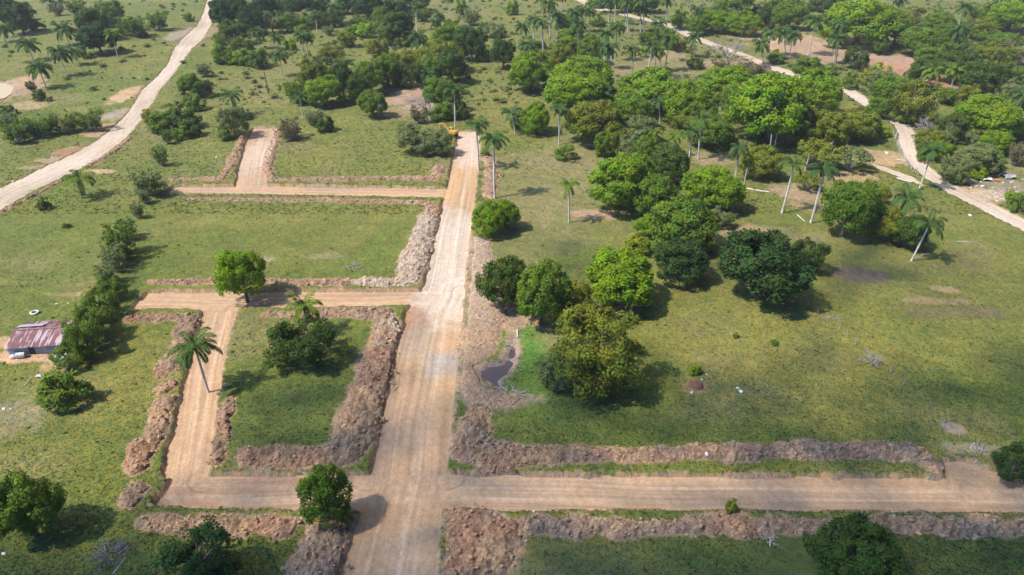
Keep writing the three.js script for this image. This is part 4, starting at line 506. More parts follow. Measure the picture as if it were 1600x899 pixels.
palmStand('in the right half of the far palm grove', 'far palm grove, right half', [[989, 78, 987, 129, 18, 'd'], [950, 5, 952, 45, 14], [962, -4, 961, 34, 14], [980, 3, 981, 50, 18], [976, 8, 978, 38, 16], [1005, 12, 1007, 50, 20], [1000, 4, 1001, 52, 18], [1030, 38, 1030, 54, 20], [1043, 2, 1041, 48, 16], [1019, 72, 1011, 118, 18], [1030, 78, 1032, 112, 18, 'y'], [1046, 64, 1038, 111, 20, 'd'], [1025, 84, 1024, 108, 16], [1022, -6, 1021, 18, 12]]);
palmStand('along the far stretch of the right pale road', 'palms along the far right pale road', [[1090, 16, 1088, 50, 18], [1086, 58, 1085, 90, 18, 'd'], [1078, -8, 1078, 20, 12], [1098, -8, 1098, 13, 12], [1115, -6, 1113, 14, 12], [1191, 68, 1193, 102, 20], [1204, 52, 1201, 92, 24], [1225, 52, 1228, 86, 20], [1240, 56, 1233, 90, 20], [1274, 34, 1263, 86, 26], [1308, 62, 1303, 100, 20], [1314, 40, 1306, 98, 20]]);
palmStand('rising out of the belt of domed trees', 'palms in the belt of domed trees', [[875, 172, 873, 226, 26], [1030, 160, 1031, 193, 24], [1135, 162, 1134, 193, 22], [800, 176, 805, 208, 28], [945, 148, 946, 176, 24], [1024, 206, 1026, 236, 18, 'y'], [1056, 212, 1057, 245, 22, 'y'], [1082, 206, 1074, 272, 24, 'd'], [1096, 186, 1091, 249, 30], [1034, 232, 1036, 256, 20], [1156, 232, 1148, 282, 24, 'd'], [1266, 152, 1268, 176, 36], [1200, 196, 1202, 215, 20]]);
palmStand('on the far right beyond the pale road', 'palms beyond the right pale road', [[1405, -2, 1400, 26, 16], [1315, -8, 1312, 18, 12], [1466, 20, 1461, 44, 16], [1508, 12, 1497, 41, 22], [1564, 8, 1553, 41, 20], [1574, 2, 1568, 36, 16], [1502, 46, 1492, 87, 24], [1520, 76, 1516, 98, 26], [1456, 112, 1448, 140, 24, 'y'], [1494, 110, 1484, 146, 22, 'y'], [1600, 150, 1583, 212, 26]]);
palm([1241, 258, 1222, 333, 30], 'tall leaning palm left of its twin in the right field', 'palms of the right field');
palm([1288, 270, 1267, 348, 34], 'tall leaning palm right of its twin in the right field', 'palms of the right field');
palm([1458, 238, 1437, 295, 30, 'd'], 'palm leaning over the right pale road at its bend', 'palms of the right field');
palm([1420, 310, 1412, 352, 42], 'palm rising out of the tree clump in the right field', 'palms of the right field');
palm([1452, 350, 1424, 408, 40], 'palm with a leaning trunk at the edge of the tree clump', 'palms of the right field');
palm([303, 540, 326, 613, 54], 'leaning palm on the left side road', 'palms among the new plots');
palm([474, 479, 479, 522, 44, 'y'], 'palm above the dark tree inside the banked plot', 'palms among the new plots');
palm([122, 280, 128, 309, 38, 'y'], 'short bushy palm right of the left pale road', 'palms among the new plots');
palm([360, 150, 365, 182, 28], 'palm rising from grey green bush beside the stub road', 'palms among the new plots');
// ---------------------------------------------------------------- dead trunks, poles, fences
const greyWood = new THREE.MeshStandardMaterial({ color: lin(0.38, 0.35, 0.31), roughness: 0.95 }), brownWood = new THREE.MeshStandardMaterial({ color: lin(0.16, 0.11, 0.08), roughness: 0.95 }), paleWood = new THREE.MeshStandardMaterial({ color: lin(0.55, 0.51, 0.44), roughness: 0.9 });
snag([412, 112, 420, 146, 0.2], 'bare brown dead trunk in the pasture left of the centre grove', brownWood);
snag([1217, 196, 1209, 236, 0.22], 'taller of two pale topless palm trunks left of the olive trees', greyWood);
snag([1206, 210, 1201, 246, 0.2], 'shorter of two pale topless palm trunks left of the olive trees', greyWood);
snag([1264, 242, 1257, 276, 0.2], 'pale topless trunk between the twin leaning palms', greyWood);
snag([1168, 264, 1160, 316, 0.2], 'pale topless trunk right of the bright domed tree', greyWood);
snag([663, 155, 668, 192, 0.2], 'pale dead trunk left of the other at the bare clearing', greyWood);
snag([669, 162, 675, 190, 0.16], 'pale dead trunk right of the other at the bare clearing', greyWood);
snag([302, 2, 307, 40, 0.16], 'wooden utility pole beside the left pale road', greyWood, 'pole');
function fence(label, pts, { step = 2.6, h = 1.2, r = 0.06, mat = greyWood, wires = 3, lean = 0.1 }) {
  const P = pts.map(([x, y]) => at(x, y)), rr = rng(Math.floor(P[0].x * 10) + 4000), o = thing('wire_fence', label, 'fence', { ...P[0], y: landHeight(P[0].x, P[0].z) }), tops = [], g = new THREE.CylinderGeometry(0.85, 1, 1, 6); g.translate(0, 0.5, 0); g.deleteAttribute('uv');
  for (let k = 0; k + 1 < P.length; k++) { const a = P[k], b = P[k + 1], n = Math.max(1, Math.round(Math.hypot(b.x - a.x, b.z - a.z) / step)); for (let i = 0; i < n + (k + 2 === P.length ? 1 : 0); i++) { const t = i / n, x = lerp(a.x, b.x, t) + (rr() - 0.5) * 0.2, z = lerp(a.z, b.z, t) + (rr() - 0.5) * 0.2, y = landHeight(x, z), hh = h * (0.85 + 0.35 * rr()), m = mesh('post', g, mat, o); m.position.set(x - o.position.x, y - o.position.y - 0.25, z - o.position.z); m.scale.set(r * (0.8 + 0.4 * rr()), hh + 0.25, r); m.rotation.set((rr() - 0.5) * lean * 2, 0, (rr() - 0.5) * lean * 2); tops.push(new V(x - o.position.x, y - o.position.y, z - o.position.z)); } }
  for (let w = 0; w < wires; w++) { const gs = []; for (let k = 0; k + 1 < tops.length; k++) { const u = new V(0, h * (0.3 + 0.27 * w), 0); gs.push(limb(tops[k].clone().add(u), tops[k + 1].clone().add(u), 0.008, 0.008, 3)); } mesh('wire', mergeGeometries(gs), wireMat, o); }
}
const wireMat = new THREE.MeshStandardMaterial({ color: lin(0.3, 0.29, 0.28), roughness: 0.5, metalness: 0.6 });
fence('old wire fence with grey posts running up the left pasture', [[170, 420], [192, 372], [214, 332], [238, 268], [262, 218], [285, 180]], {});
fence('old wire fence with grey posts cutting diagonally across the right field', [[1216, 448], [1262, 478], [1310, 516], [1352, 552], [1390, 584], [1452, 640], [1500, 684], [1560, 712]], { step: 2.2, lean: 0.22, h: 1.05 });
fence('fence of thick whitish posts along the bend of the right pale road', [[1397, 213], [1402, 226], [1406, 238], [1414, 250], [1422, 262], [1434, 273]], { step: 1.1, r: 0.085, h: 1.25, mat: paleWood, lean: 0.3, wires: 2 });
fence('dark posted fence below the right pale road under the domed trees', [[1312, 150], [1330, 159], [1345, 165]], { step: 2.4, h: 1.3, wires: 2 });
fence('old wire fence crossing the upper left pasture', [[0, 448], [60, 446], [120, 441], [150, 436]], { step: 3.2, lean: 0.2, h: 1.0 });

// logs, branches and brush piles
function log(a, b, rad, label, mat = paleWood) { const A = at(...a), B = at(...b), ya = surfaceAt(A.x, A.z), yb = surfaceAt(B.x, B.z), r = rng(a[0] * 3 + a[1]), g = mergeGeometries(bent(new V(0, rad * 0.6, 0), new V(B.x - A.x, yb - ya + rad * 0.6, B.z - A.z), rad, rad * 0.75, r, 0.015, 4, 8)); const o = single('fallen_log', g, mat, label, 'log', 'fallen logs'); o.position.set(A.x, ya, A.z); }
log([1157, 293], [1178, 298], 0.22, 'left piece of a pale fallen palm trunk near the topless trunk'); log([1180, 298], [1202, 301], 0.2, 'right piece of a pale fallen palm trunk near the topless trunk');
log([1400, 250], [1415, 252], 0.2, 'short white log left of the right pale road bend'); log([1402, 279], [1424, 286], 0.22, 'white log below the small track by the right pale road');
log([1167, 370], [1163, 371], 0.14, 'small pale log below the bright tree'); log([1494, 378], [1521, 379], 0.12, 'thin grey log lying in the right field', greyWood); log([1428, 404], [1452, 397], 0.1, 'thin branch at the foot of the leaning palm', greyWood); log([1246, 336], [1258, 347], 0.1, 'pale branch left of the right twin palm'); log([176, 897], [196, 872], 0.07, 'thin white pole lying at the bottom left', paleWood); log([37, 604], [50, 590], 0.07, 'thin pale pole lying below the shack'); log([347, 608], [362, 601], 0.12, 'pale branch at the foot of the palm on the side road', greyWood); log([1311, 705], [1316, 697], 0.05, 'small pale stick above the right spoil bank'); log([1516, 702], [1523, 692], 0.06, 'pale branch near the right road end'); log([808, 516], [809, 528], 0.12, 'upright pale log at the head of the pond'); log([778, 540], [793, 526], 0.06, 'crooked grey root at the pond edge', greyWood); log([14, 499], [20, 492], 0.06, 'pale stick lying above the shack'); log([1203, 855], [1204, 840], 0.06, 'pale stick below the right spoil row');
function brush(px, py, w, d, h, n, label, mat = deadMat, seed = 1) { const p = at(px, py), r = rng(seed + 5200), gs = []; for (let k = 0; k < n; k++) { const a = r() * 6.28, q = Math.sqrt(r()), s = new V(Math.cos(a) * q * w * 0.4, h * (1 - q) * r(), Math.sin(a) * q * d * 0.4), dir = new V(Math.cos(a + (r() - 0.5) * 2), 0.1 + 0.7 * r() * (1 - q * 0.5), Math.sin(a + (r() - 0.5) * 2)).normalize(), len = (0.25 + 0.3 * r()) * Math.min(w, d) + 0.3 * r(), e = s.clone().addScaledVector(dir, len); gs.push(...bent(s, e, 0.02 + 0.035 * r(), 0.01, r, 0.12, 3, 4)); if (r() < 0.7) gs.push(limb(s.clone().lerp(e, 0.6), e.clone().add(sphereDir(r).multiplyScalar(len * 0.4)), 0.012, 0.006, 3)); } const o = single('brush_pile', mergeGeometries(gs), mat, label, 'brush pile', 'heaps of cut branches'); o.position.set(p.x, surfaceAt(p.x, p.z) - 0.05, p.z); }
const violetWood = new THREE.MeshStandardMaterial({ color: lin(0.24, 0.21, 0.215), roughness: 0.95 });
brush(170, 868, 2.6, 2.6, 0.9, 90, 'round heap of grey cut branches at the bottom left', violetWood, 1);
brush(552, 418, 2.6, 2.2, 0.6, 34, 'fallen dry branch above the middle cross road', greyWood, 2);
brush(652, 160, 7, 8, 1.3, 150, 'large heap of dry brush in the bare clearing', deadMat, 3);
brush(800, 616, 4.4, 2.2, 0.8, 60, 'tangle of pale roots below the pond', greyWood, 4);
brush(796, 540, 1.2, 3, 0.4, 26, 'broken branches along the pond edge', greyWood, 5);
brush(1388, 300, 2.4, 2.4, 0.6, 40, 'loose brush behind the palm clump', deadMat, 6);
brush(1203, 843, 1.4, 1.2, 0.5, 26, 'small heap of sticks on the lower right spoil row', greyWood, 7);
brush(1570, 300, 3.5, 3, 0.6, 50, 'grey brush heap right of the rubbish by the pale road', deadMat, 8);
brush(595, 548, 1.6, 1.6, 0.8, 26, 'pale dry twigs at the right of the dark tree in the plot', greyWood, 9);
brush(1530, 708, 3, 1.6, 0.5, 36, 'scattered grey twigs beside the right road end', greyWood, 10);
brush(1300, 498, 3.4, 1.2, 0.5, 28, 'grey twigs caught along the diagonal fence', greyWood, 11);

// ---------------------------------------------------------------- stones, mounds, rubbish
const whiteStone = new THREE.MeshStandardMaterial({ color: lin(0.72, 0.70, 0.64), roughness: 0.85 });
function stone(px, py, s, label, mat = whiteStone) { s *= 0.66; const p = at(px, py), o = single('stone', clodGeos[Math.floor(px) % 3], mat, label, 'stone', 'pale stones in the grass'); o.position.set(p.x, surfaceAt(p.x, p.z) + s * 0.25, p.z); o.scale.set(s * 1.3, s, s); o.rotation.y = px; }
stone(1153, 607, 0.28, 'upper of two white stones right of the red mound'); stone(1158, 613, 0.38, 'lower of two white stones right of the red mound'); stone(1104, 585, 0.16, 'small white stone above the red mound'); stone(1097, 594, 0.2, 'white stone at the top right of the red mound'); stone(1081, 614, 0.26, 'white stone at the lower left of the red mound'); stone(1104, 714, 0.34, 'white stone on the long right spoil bank'); stone(6, 866, 0.3, 'white stone at the bottom left corner'); stone(6, 640, 0.32, 'white stone left below the shack'); stone(17, 640, 0.2, 'small white stone left below the shack'); stone(88, 475, 0.22, 'yellowish stone above the shack roof'); stone(106, 474, 0.2, 'yellowish stone right above the shack roof'); stone(1386, 240, 0.6, 'white block left of the right pale road'); stone(834, 800, 0.2, 'white stone on the spoil beside the lower cross road'); stone(1516, 337, 0.4, 'pale block beside the right pale road'); stone(338, 246, 0.4, 'pale stone left of the stub road'); stone(20, 284, 0.35, 'white stone left of the pale road'); stone(81, 246, 0.35, 'white stone on bare earth left of the pale road'); stone(218, 122, 0.5, 'white stone in the pasture left of the pale road');
{ const p = at(1088, 603), r = rng(61), g = new THREE.SphereGeometry(1, 22, 10, 0, Math.PI * 2, 0, Math.PI / 2), q = g.attributes.position; for (let i = 0; i < q.count; i++) { const x = q.getX(i), y = q.getY(i), z = q.getZ(i), n = 0.8 + 0.45 * fbm(x * 2 + 4, z * 2 + y, 3); q.setXYZ(i, x * n * 0.95, y * n * 0.6 - 0.06, z * n * 0.95); } g.computeVertexNormals(); const o = single('earth_mound', g, new THREE.MeshStandardMaterial({ color: lin(0.46, 0.22, 0.14), map: dirtTex, bumpMap: grassBump, bumpScale: 0.08, roughness: 1 }), 'small reddish earth mound in the right field', 'earth mound'); o.position.set(p.x, landHeight(p.x, p.z), p.z); }
function sheetGeo(w, d, amp, seed) { const g = new THREE.PlaneGeometry(w, d, 10, 8); g.rotateX(-Math.PI / 2); const q = g.attributes.position; for (let i = 0; i < q.count; i++) q.setY(i, 0.03 + amp * fbm(q.getX(i) * 1.6 + seed, q.getZ(i) * 1.6, 3)); g.computeVertexNormals(); return g; }
function junk(name, px, py, g, color, label, turn = 0, rough = 0.7, category = 'rubbish') { const p = at(px, py), o = single(name, g, new THREE.MeshStandardMaterial({ color: lin(...color), roughness: rough, side: THREE.DoubleSide }), label, category, 'rubbish left in the grass'); o.position.set(p.x, surfaceAt(p.x, p.z), p.z); o.rotation.y = turn; }
junk('plastic_sheet', 1540, 282, sheetGeo(2.6, 1.6, 0.9, 1), [0.62, 0.60, 0.55], 'white crumpled plastic on the rubbish by the pale road');
junk('blue_tarpaulin', 1568, 276, sheetGeo(1.8, 1.4, 1.0, 2), [0.06, 0.10, 0.26], 'blue tarpaulin on the rubbish by the pale road');
junk('grey_tarpaulin', 1574, 278, sheetGeo(2.4, 2.4, 1.2, 3), [0.30, 0.31, 0.32], 'grey tarpaulin beside the blue one');
junk('orange_sack', 1557, 283, sheetGeo(1.2, 0.8, 0.6, 4), [0.55, 0.16, 0.06], 'orange sack on the rubbish by the pale road');
junk('timber_panel', 1582, 274, new RoundedBoxGeometry(2.6, 0.25, 1.6, 1, 0.04), [0.20, 0.15, 0.14], 'dark board at the right of the rubbish', 0.4);
{ const r = rng(808), spots = []; for (let k = 0; k < 60; k++) { const p = at(1515 + 85 * r(), 276 + 40 * r()); spots.push([p.x, surfaceAt(p.x, p.z) + 0.05, p.z, 0.1 + 0.28 * r() ** 2]); } const im = new THREE.InstancedMesh(clodGeos[1], whiteStone, spots.length), M = new THREE.Matrix4(); spots.forEach((s, k) => { M.makeScale(s[3] * 1.4, s[3] * 0.6, s[3]); M.setPosition(s[0], s[1], s[2]); im.setMatrixAt(k, M); const v = 0.3 + 0.6 * r(); im.setColorAt(k, lin(v, v * 0.95, v * 0.85)); }); im.name = 'scattered_rubble'; im.userData.kind = 'stuff'; tag(im, 'pale rubble scattered beside the right pale road', 'rubble'); scene.add(im); }

// ---------------------------------------------------------------- the shack
{
  const ridge = at(63, 514, 2.25), y0 = landHeight(ridge.x, ridge.z) - 0.05, S = thing('tin_roof_shack', 'small shack with a rusty red and white tin roof', 'shack', { x: ridge.x, y: y0, z: ridge.z }, 0.13);
  const Lh = 3.8, run = 3.5, eave = 1.45, rise = 0.85, wallMat = new THREE.MeshStandardMaterial({ color: lin(0.32, 0.36, 0.38), roughness: 0.85 }), r = rng(77);
  const wall = (w, h, d, x, y, z) => { const g = new THREE.BoxGeometry(w, h, d); g.translate(x, y, z); return g; };
  mesh('front_wall', wall(Lh * 2 - 0.4, eave, 0.1, 0, eave / 2, run - 0.45), wallMat, S); mesh('back_wall', wall(Lh * 2 - 0.4, eave, 0.1, 0, eave / 2, -run + 0.45), wallMat, S);
  for (const s of [-1, 1]) { const sh = new THREE.Shape([[-run + 0.5, 0], [run - 0.5, 0], [run - 0.5, eave], [0, eave + rise - 0.15], [-run + 0.5, eave]].map(([a, b]) => new THREE.Vector2(a, b))), g = new THREE.ExtrudeGeometry(sh, { depth: 0.1, bevelEnabled: false }); g.rotateY(Math.PI / 2); g.translate(s * (Lh - 0.3) - 0.05, 0, 0); mesh('gable_wall', g, wallMat, S); }
  mesh('door', wall(0.8, 1.35, 0.05, -0.4, 0.68, run - 0.37), new THREE.MeshStandardMaterial({ color: lin(0.05, 0.05, 0.06), roughness: 0.8 }), S);
  mesh('window_shutter', wall(0.9, 0.6, 0.05, 2.1, 0.9, run - 0.37), new THREE.MeshStandardMaterial({ color: lin(0.16, 0.28, 0.36), roughness: 0.7 }), S);
  const rustTex = dataTexture(512, (i) => { const x = i % 512, y = Math.floor(i / 512), st = vnoise(x / 9, y / 160) * 0.65 + vnoise(x / 22, y / 300 + 9) * 0.35, bl = fbm(x / 40, y / 70, 3), w = smooth(0.56, 0.70, st * 0.75 + bl * 0.35), q = vnoise(x / 30, y / 60 + 50); return [lerp(0.42 + 0.08 * q, 0.70, w), lerp(0.285 + 0.05 * q, 0.63, w), lerp(0.29 + 0.04 * q, 0.65, w)]; }, true);
  const tin = new THREE.MeshStandardMaterial({ map: rustTex, roughness: 0.62, metalness: 0.1, side: THREE.DoubleSide }), roof = new THREE.Group(); roof.name = 'roof'; S.add(roof);
  const N = 8, w = Lh * 2 / N, sl = Math.hypot(run, rise), tilt = Math.atan2(rise, run);
  for (const side of [1, -1]) for (let k = 0; k < N; k++) {
    const g = new THREE.PlaneGeometry(w + 0.06, sl, 24, 2), q = g.attributes.position, u = g.attributes.uv, o = r(); for (let i = 0; i < q.count; i++) { q.setZ(i, 0.022 * Math.sin(q.getX(i) / w * 2 * Math.PI * 6)); u.setXY(i, k * 0.13 + u.getX(i) * 0.13 + (side > 0 ? 0 : 0.5), u.getY(i) * 0.62 + o * 0.2); }
    g.translate(0, -sl / 2, 0); g.rotateX(-Math.PI / 2 + tilt); if (side < 0) g.rotateY(Math.PI); g.computeVertexNormals();
    const m = mesh('roof_sheet', g, tin, roof); m.position.set(-Lh + w * (k + 0.5), eave + rise + (k % 2) * 0.022 + 0.004 * k, 0); m.rotation.z = (r() - 0.5) * 0.008;
  }
  const cap = new THREE.BoxGeometry(Lh * 2 + 0.1, 0.03, 0.3); cap.translate(0, eave + rise + 0.075, 0); mesh('ridge_cap', cap, new THREE.MeshStandardMaterial({ color: lin(0.25, 0.13, 0.12), roughness: 0.7 }), roof);
  const loose = new THREE.BoxGeometry(3.6, 0.04, 1.0); loose.rotateX(-tilt); loose.translate(-1.9, eave + rise - 0.22 + 0.1, -1.35); mesh('loose_sheet', loose, new THREE.MeshStandardMaterial({ color: lin(0.42, 0.42, 0.45), roughness: 0.5, metalness: 0.3 }), roof);
  const place = (dx, dz) => { const c = Math.cos(0.13), s = Math.sin(0.13), x = ridge.x + dx * c + dz * s, z = ridge.z - dx * s + dz * c; return { x, y: landHeight(x, z) - 0.01, z }; };
  const drum = thing('water_drum', 'pale drum lying in front of the shack', 'drum', place(-1.6, 3.9), 0.2); const dg = new THREE.CylinderGeometry(0.42, 0.42, 1.1, 18); dg.rotateZ(Math.PI / 2); dg.translate(0, 0.42, 0); mesh('body', dg, new THREE.MeshStandardMaterial({ color: lin(0.45, 0.46, 0.44), roughness: 0.5 }), drum); for (const x of [-0.3, 0.3]) { const t = new THREE.TorusGeometry(0.425, 0.02, 6, 18); t.rotateY(Math.PI / 2); t.translate(x, 0.42, 0); mesh('hoop', t, new THREE.MeshStandardMaterial({ color: lin(0.3, 0.3, 0.32), roughness: 0.5 }), drum); }
  const sack = new THREE.SphereGeometry(0.45, 14, 10); sack.scale(1, 0.75, 0.8); { const q = sack.attributes.position; for (let i = 0; i < q.count; i++) q.setXYZ(i, q.getX(i) * (0.85 + 0.3 * fbm(q.getX(i) * 3, q.getY(i) * 3, 2)), q.getY(i) + 0.28, q.getZ(i)); sack.computeVertexNormals(); } const so = single('white_sack', sack, new THREE.MeshStandardMaterial({ color: lin(0.68, 0.6, 0.55), roughness: 0.85 }), 'whitish sack at the left front corner of the shack', 'sack'); const sp = place(-2.7, 4.0); so.position.set(sp.x, sp.y, sp.z);
  const bx = single('blue_crate', new RoundedBoxGeometry(0.9, 0.6, 0.7, 2, 0.04), new THREE.MeshStandardMaterial({ color: lin(0.12, 0.16, 0.22), roughness: 0.7 }), 'dark blue crate beside the drum at the shack', 'crate'); const bp = place(-2.35, 3.45); bx.position.set(bp.x + 0.1, bp.y + 0.29, bp.z); bx.rotation.y = 0.3;
  junk('pale_sheeting', 86, 561, sheetGeo(1.2, 1.0, 0.9, 11), [0.42, 0.46, 0.52], 'pale blue sheeting, left piece, under the tree beside the shack'); junk('pale_sheeting', 97, 561, sheetGeo(1.2, 1.2, 0.9, 12), [0.45, 0.50, 0.50], 'pale blue sheeting, right piece, under the tree beside the shack'); junk('dark_cloth', 106, 588, sheetGeo(0.8, 0.6, 0.8, 13), [0.05, 0.06, 0.08], 'dark cloth heap on the bush below the shack'); junk('white_cloth', 62, 589, sheetGeo(0.9, 0.6, 0.4, 14), [0.6, 0.57, 0.52], 'white cloth lying below the shack');
  const ring = new THREE.TorusGeometry(0.48, 0.17, 8, 22); ring.rotateX(Math.PI / 2); { const q = ring.attributes.position; for (let i = 0; i < q.count; i++) q.setXYZ(i, q.getX(i) * 1.1, q.getY(i) * 0.9 + 0.16 + 0.1 * fbm(q.getX(i) * 2 + 3, q.getZ(i) * 2, 2), q.getZ(i)); ring.computeVertexNormals(); } junk('cement_ring', 54, 490, ring, [0.55, 0.53, 0.49], 'pale cement ring behind the shack', 0, 0.9, 'cement ring');
}
// ---------------------------------------------------------------- the excavator at the head of the main road
{
  const p = at(706, 212), y = surfaceAt(p.x, p.z), X = thing('excavator', 'yellow excavator half hidden at the head of the main road', 'excavator', { x: p.x, y, z: p.z }, 2.5);
  const yellow = new THREE.MeshStandardMaterial({ color: lin(0.50, 0.29, 0.05), roughness: 0.5 }), black = new THREE.MeshStandardMaterial({ color: lin(0.03, 0.03, 0.03), roughness: 0.8 }), glass = new THREE.MeshPhysicalMaterial({ color: lin(0.05, 0.06, 0.07), roughness: 0.1 });
  for (const s of [-1, 1]) { const sh = new THREE.Shape(); sh.absarc(-1.5, 0.45, 0.45, Math.PI / 2, Math.PI * 1.5); sh.absarc(1.5, 0.45, 0.45, -Math.PI / 2, Math.PI / 2); const g = new THREE.ExtrudeGeometry(sh, { depth: 0.55, bevelEnabled: false }); g.translate(0, 0, s * 1.05 - 0.275); mesh('track', g, black, X); }
  const add = (n, w, h, d, x, yy, z, m, rz = 0, parent = X) => { const g = new RoundedBoxGeometry(w, h, d, 2, 0.06); const o = mesh(n, g, m, parent); o.position.set(x, yy, z); o.rotation.z = rz; return o; };
  X.scale.setScalar(0.72); add('turntable', 1.3, 0.3, 1.3, 0, 0.95, 0, black); add('engine_housing', 2.6, 1.0, 2.3, -0.7, 1.6, 0, yellow); add('counterweight', 0.6, 0.9, 2.4, -2.1, 1.55, 0, yellow);
  const cab = add('cab', 1.5, 1.6, 1.0, 0.8, 1.95, 0.65, yellow); add('window', 0.9, 0.8, 1.03, 0.25, 0.25, 0, glass, 0, cab);
  add('boom', 3.6, 0.5, 0.4, 2.3, 2.9, -0.25, yellow, 0.7); add('boom', 2.6, 0.42, 0.38, 4.55, 3.7, -0.25, yellow, -0.25); add('stick', 2.8, 0.36, 0.32, 5.5, 2.3, -0.25, yellow, 1.25); const bu = add('bucket', 1.0, 0.9, 1.1, 4.9, 0.7, -0.25, black, 0.4); bu.scale.set(1, 1, 1);
  add('ram', 1.9, 0.14, 0.14, 1.6, 2.1, -0.25, glass, 0.9);
}
// ---------------------------------------------------------------- grass tufts and weeds
const tuftGeo = (() => { const pos = [], nor = [], r = rng(12); for (let k = 0; k < 9; k++) { const a = k * 0.7 + r(), q = 0.5 * r(), x = Math.cos(a) * q, z = Math.sin(a) * q, h = 0.55 + 0.45 * r(), l = 0.35 * r() + 0.1, s = 0.09; const n = new V(Math.cos(a) * 0.4, 1, Math.sin(a) * 0.4).normalize(); for (const v of [[x - Math.sin(a) * s, -0.05, z + Math.cos(a) * s], [x + Math.sin(a) * s, -0.05, z - Math.cos(a) * s], [x + Math.cos(a) * l, h, z + Math.sin(a) * l]]) { pos.push(...v); nor.push(n.x, n.y, n.z); } } return geo(pos, nor); })();
const tuftMat = new THREE.MeshStandardMaterial({ color: 0xffffff, roughness: 0.95, side: THREE.DoubleSide });
const weedGeo = (() => { const L = leafCloud(), r = rng(31); for (let k = 0; k < 5; k++) clump(L, new V((r() - 0.5) * 0.8, 0.25 + 0.3 * r(), (r() - 0.5) * 0.8), 0.3, 26, 0.3, new V(0, 0.7, 0), r, 0.3); const g = L.geo(); g.deleteAttribute('color'); return g; })();
function tufts(name, label, n, pick, size, tone, seed, shape = tuftGeo) {
  const r = rng(seed), list = [];
  for (let k = 0; k < n * 4 && list.length < n; k++) {
    const p = pick(r); if (!p) continue; const { x, z } = p, den = fbm(x * 0.16 + seed, z * 0.16, 3); if (r() > 0.45 + den) continue;
    if (roadDist(x, z) < 0.12 || pondDist(x, z) < 0.2) continue; const b = bankAt(x, z); if (b && b.e > -0.12 && r() > 0.03) continue;
    let bare = 0; for (const q of patches) if (q.c[0] > q.c[1] * 1.15) bare = Math.max(bare, patchWeight(q, x, z)); if (r() < bare * 1.4) continue;
    const c = landColor(x, z), s = size(r), v = tone(r); list.push([x, landHeight(x, z), z, s, r() * 6.28, c, v]);
  }
  const im = new THREE.InstancedMesh(shape, tuftMat, list.length), M = new THREE.Matrix4(), Q = new THREE.Quaternion(), up = new V(0, 1, 0);
  list.forEach(([x, y, z, s, a, c, v], k) => { Q.setFromAxisAngle(up, a); M.compose(new V(x, y, z), Q, new V(s[0], s[1], s[0])); im.setMatrixAt(k, M); im.setColorAt(k, lin(c[0] * v[0], c[1] * v[1], c[2] * v[2])); });
  im.name = name; im.castShadow = im.receiveShadow = true; tag(im, label, 'grass', null, 'stuff'); scene.add(im); console.log(name, list.length);
}
const inView = (y0, y1) => (r) => at(-60 + 1720 * r(), y0 + (y1 - y0) * r());
tufts('grass', 'short pasture grass between the new dirt roads', 80000, inView(330, 930), (r) => { const s = 0.1 + 0.14 * r(); return [s, s * (0.28 + 0.32 * r())]; }, (r) => { const v = 0.95 + 0.25 * r(); return [v * (0.97 + 0.1 * r()), v, v * 0.92]; }, 21);
tufts('far_grass', 'rough pasture grass in the distance', 40000, inView(0, 335), (r) => { const s = 0.25 + 0.4 * r(); return [s, s * 0.4]; }, (r) => { const v = 0.9 + 0.5 * r(); return [v, v, v * 0.9]; }, 22);
tufts('weeds', 'dark low weeds dotted over the pasture', 2600, inView(0, 930), (r) => { const s = 0.12 + 0.3 * r() ** 3; return [s, s * 0.6]; }, (r) => { const v = 0.65 + 0.4 * r(); return [v * 0.9, v * 1.05, v]; }, 23, weedGeo);

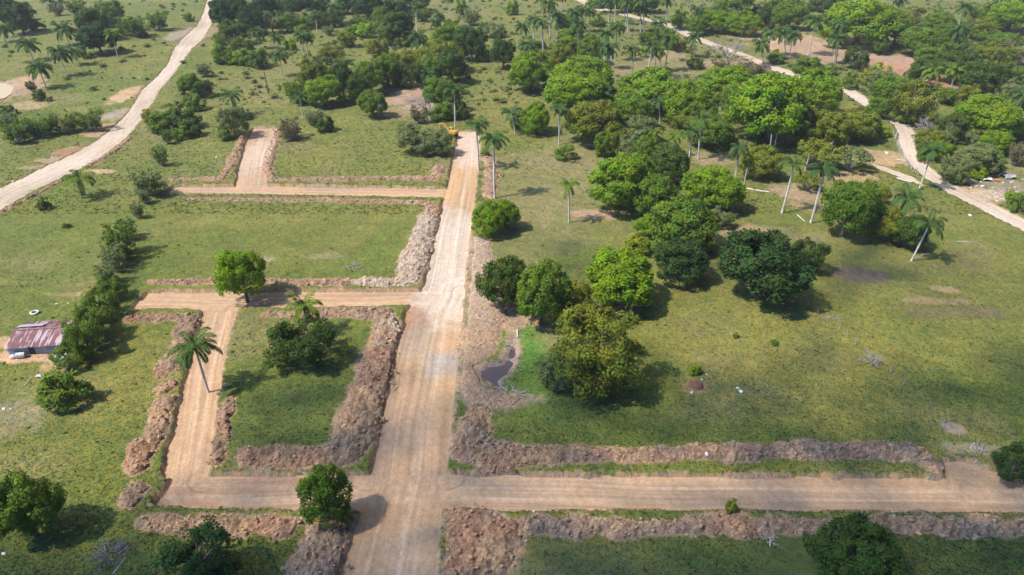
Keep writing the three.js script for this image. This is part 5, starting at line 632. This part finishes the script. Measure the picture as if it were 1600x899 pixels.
tufts('scrub', 'low dark scrub scattered over the far pasture', 4200, (r) => { const q = r(), px = -40 + 1680 * q; return px < 340 && r() < 0.75 ? null : at(px, -5 + 170 * r() ** 1.3); }, (r) => { const s = 0.4 + 1.7 * r() ** 3; return [s, s * 0.65]; }, (r) => { const v = 0.62 + 0.4 * r(); return [v * 0.88, v * 1.05, v]; }, 24, weedGeo);

// ---------------------------------------------------------------- thin cloud between the sun and the foreground, made of small puffs
{
  const r = rng(606), list = [], puff = new THREE.IcosahedronGeometry(1, 1), T = 440;
  const cover = (x, z) => Math.max(0.5 * smooth(-86, -70, z + (fbm(x * 0.05 + 8, z * 0.05, 2) - 0.5) * 20) * smooth(-42, -26, x + (z + 70) * 0.1 + (fbm(x * 0.06, z * 0.06 + 3, 2) - 0.5) * 14) * (1 - 0.25 * smooth(-62, -56, z)), 0.88 * smooth(-60, -43, z + (fbm(x * 0.03 + 2, z * 0.03, 2) - 0.5) * 12 + x * 0.10), 0.5 * smooth(9, 2, Math.hypot(x - shadeA.x, (z - shadeA.z) * 0.8)), 0.35 * smooth(20, 8, Math.hypot((x - shadeB.x) * 0.6, z - shadeB.z)));
  const shadeA = at(885, 392), shadeB = at(1350, 420);
  for (let k = 0; k < 16000; k++) { const x = -130 + 280 * r(), z = -150 + 170 * r(), c = cover(x, z), rad = 0.9 + 0.9 * r(), need = -Math.log(1 - Math.min(c, 0.9)) / (Math.PI * 1.9) * (280 * 170) / 16000; if (r() < need) { const t = T + (r() - 0.5) * 30; list.push([x + sunDir.x * t, sunDir.y * t, z + sunDir.z * t, rad]); } }
  const im = new THREE.InstancedMesh(puff, new THREE.MeshStandardMaterial({ color: lin(0.85, 0.85, 0.86), roughness: 1 }), list.length), M = new THREE.Matrix4();
  list.forEach(([x, y, z, s], k) => { M.makeScale(s * 1.1, s * 0.8, s); M.setPosition(x, y, z); im.setMatrixAt(k, M); });
  im.name = 'cloud'; im.castShadow = true; tag(im, 'thin broken cloud above the foreground fields', 'cloud', null, 'stuff'); scene.add(im); console.log('cloud', list.length);
}
scene.fog = new THREE.FogExp2(0xe2e6ea, 0.00018);
renderer.render(scene, camera);
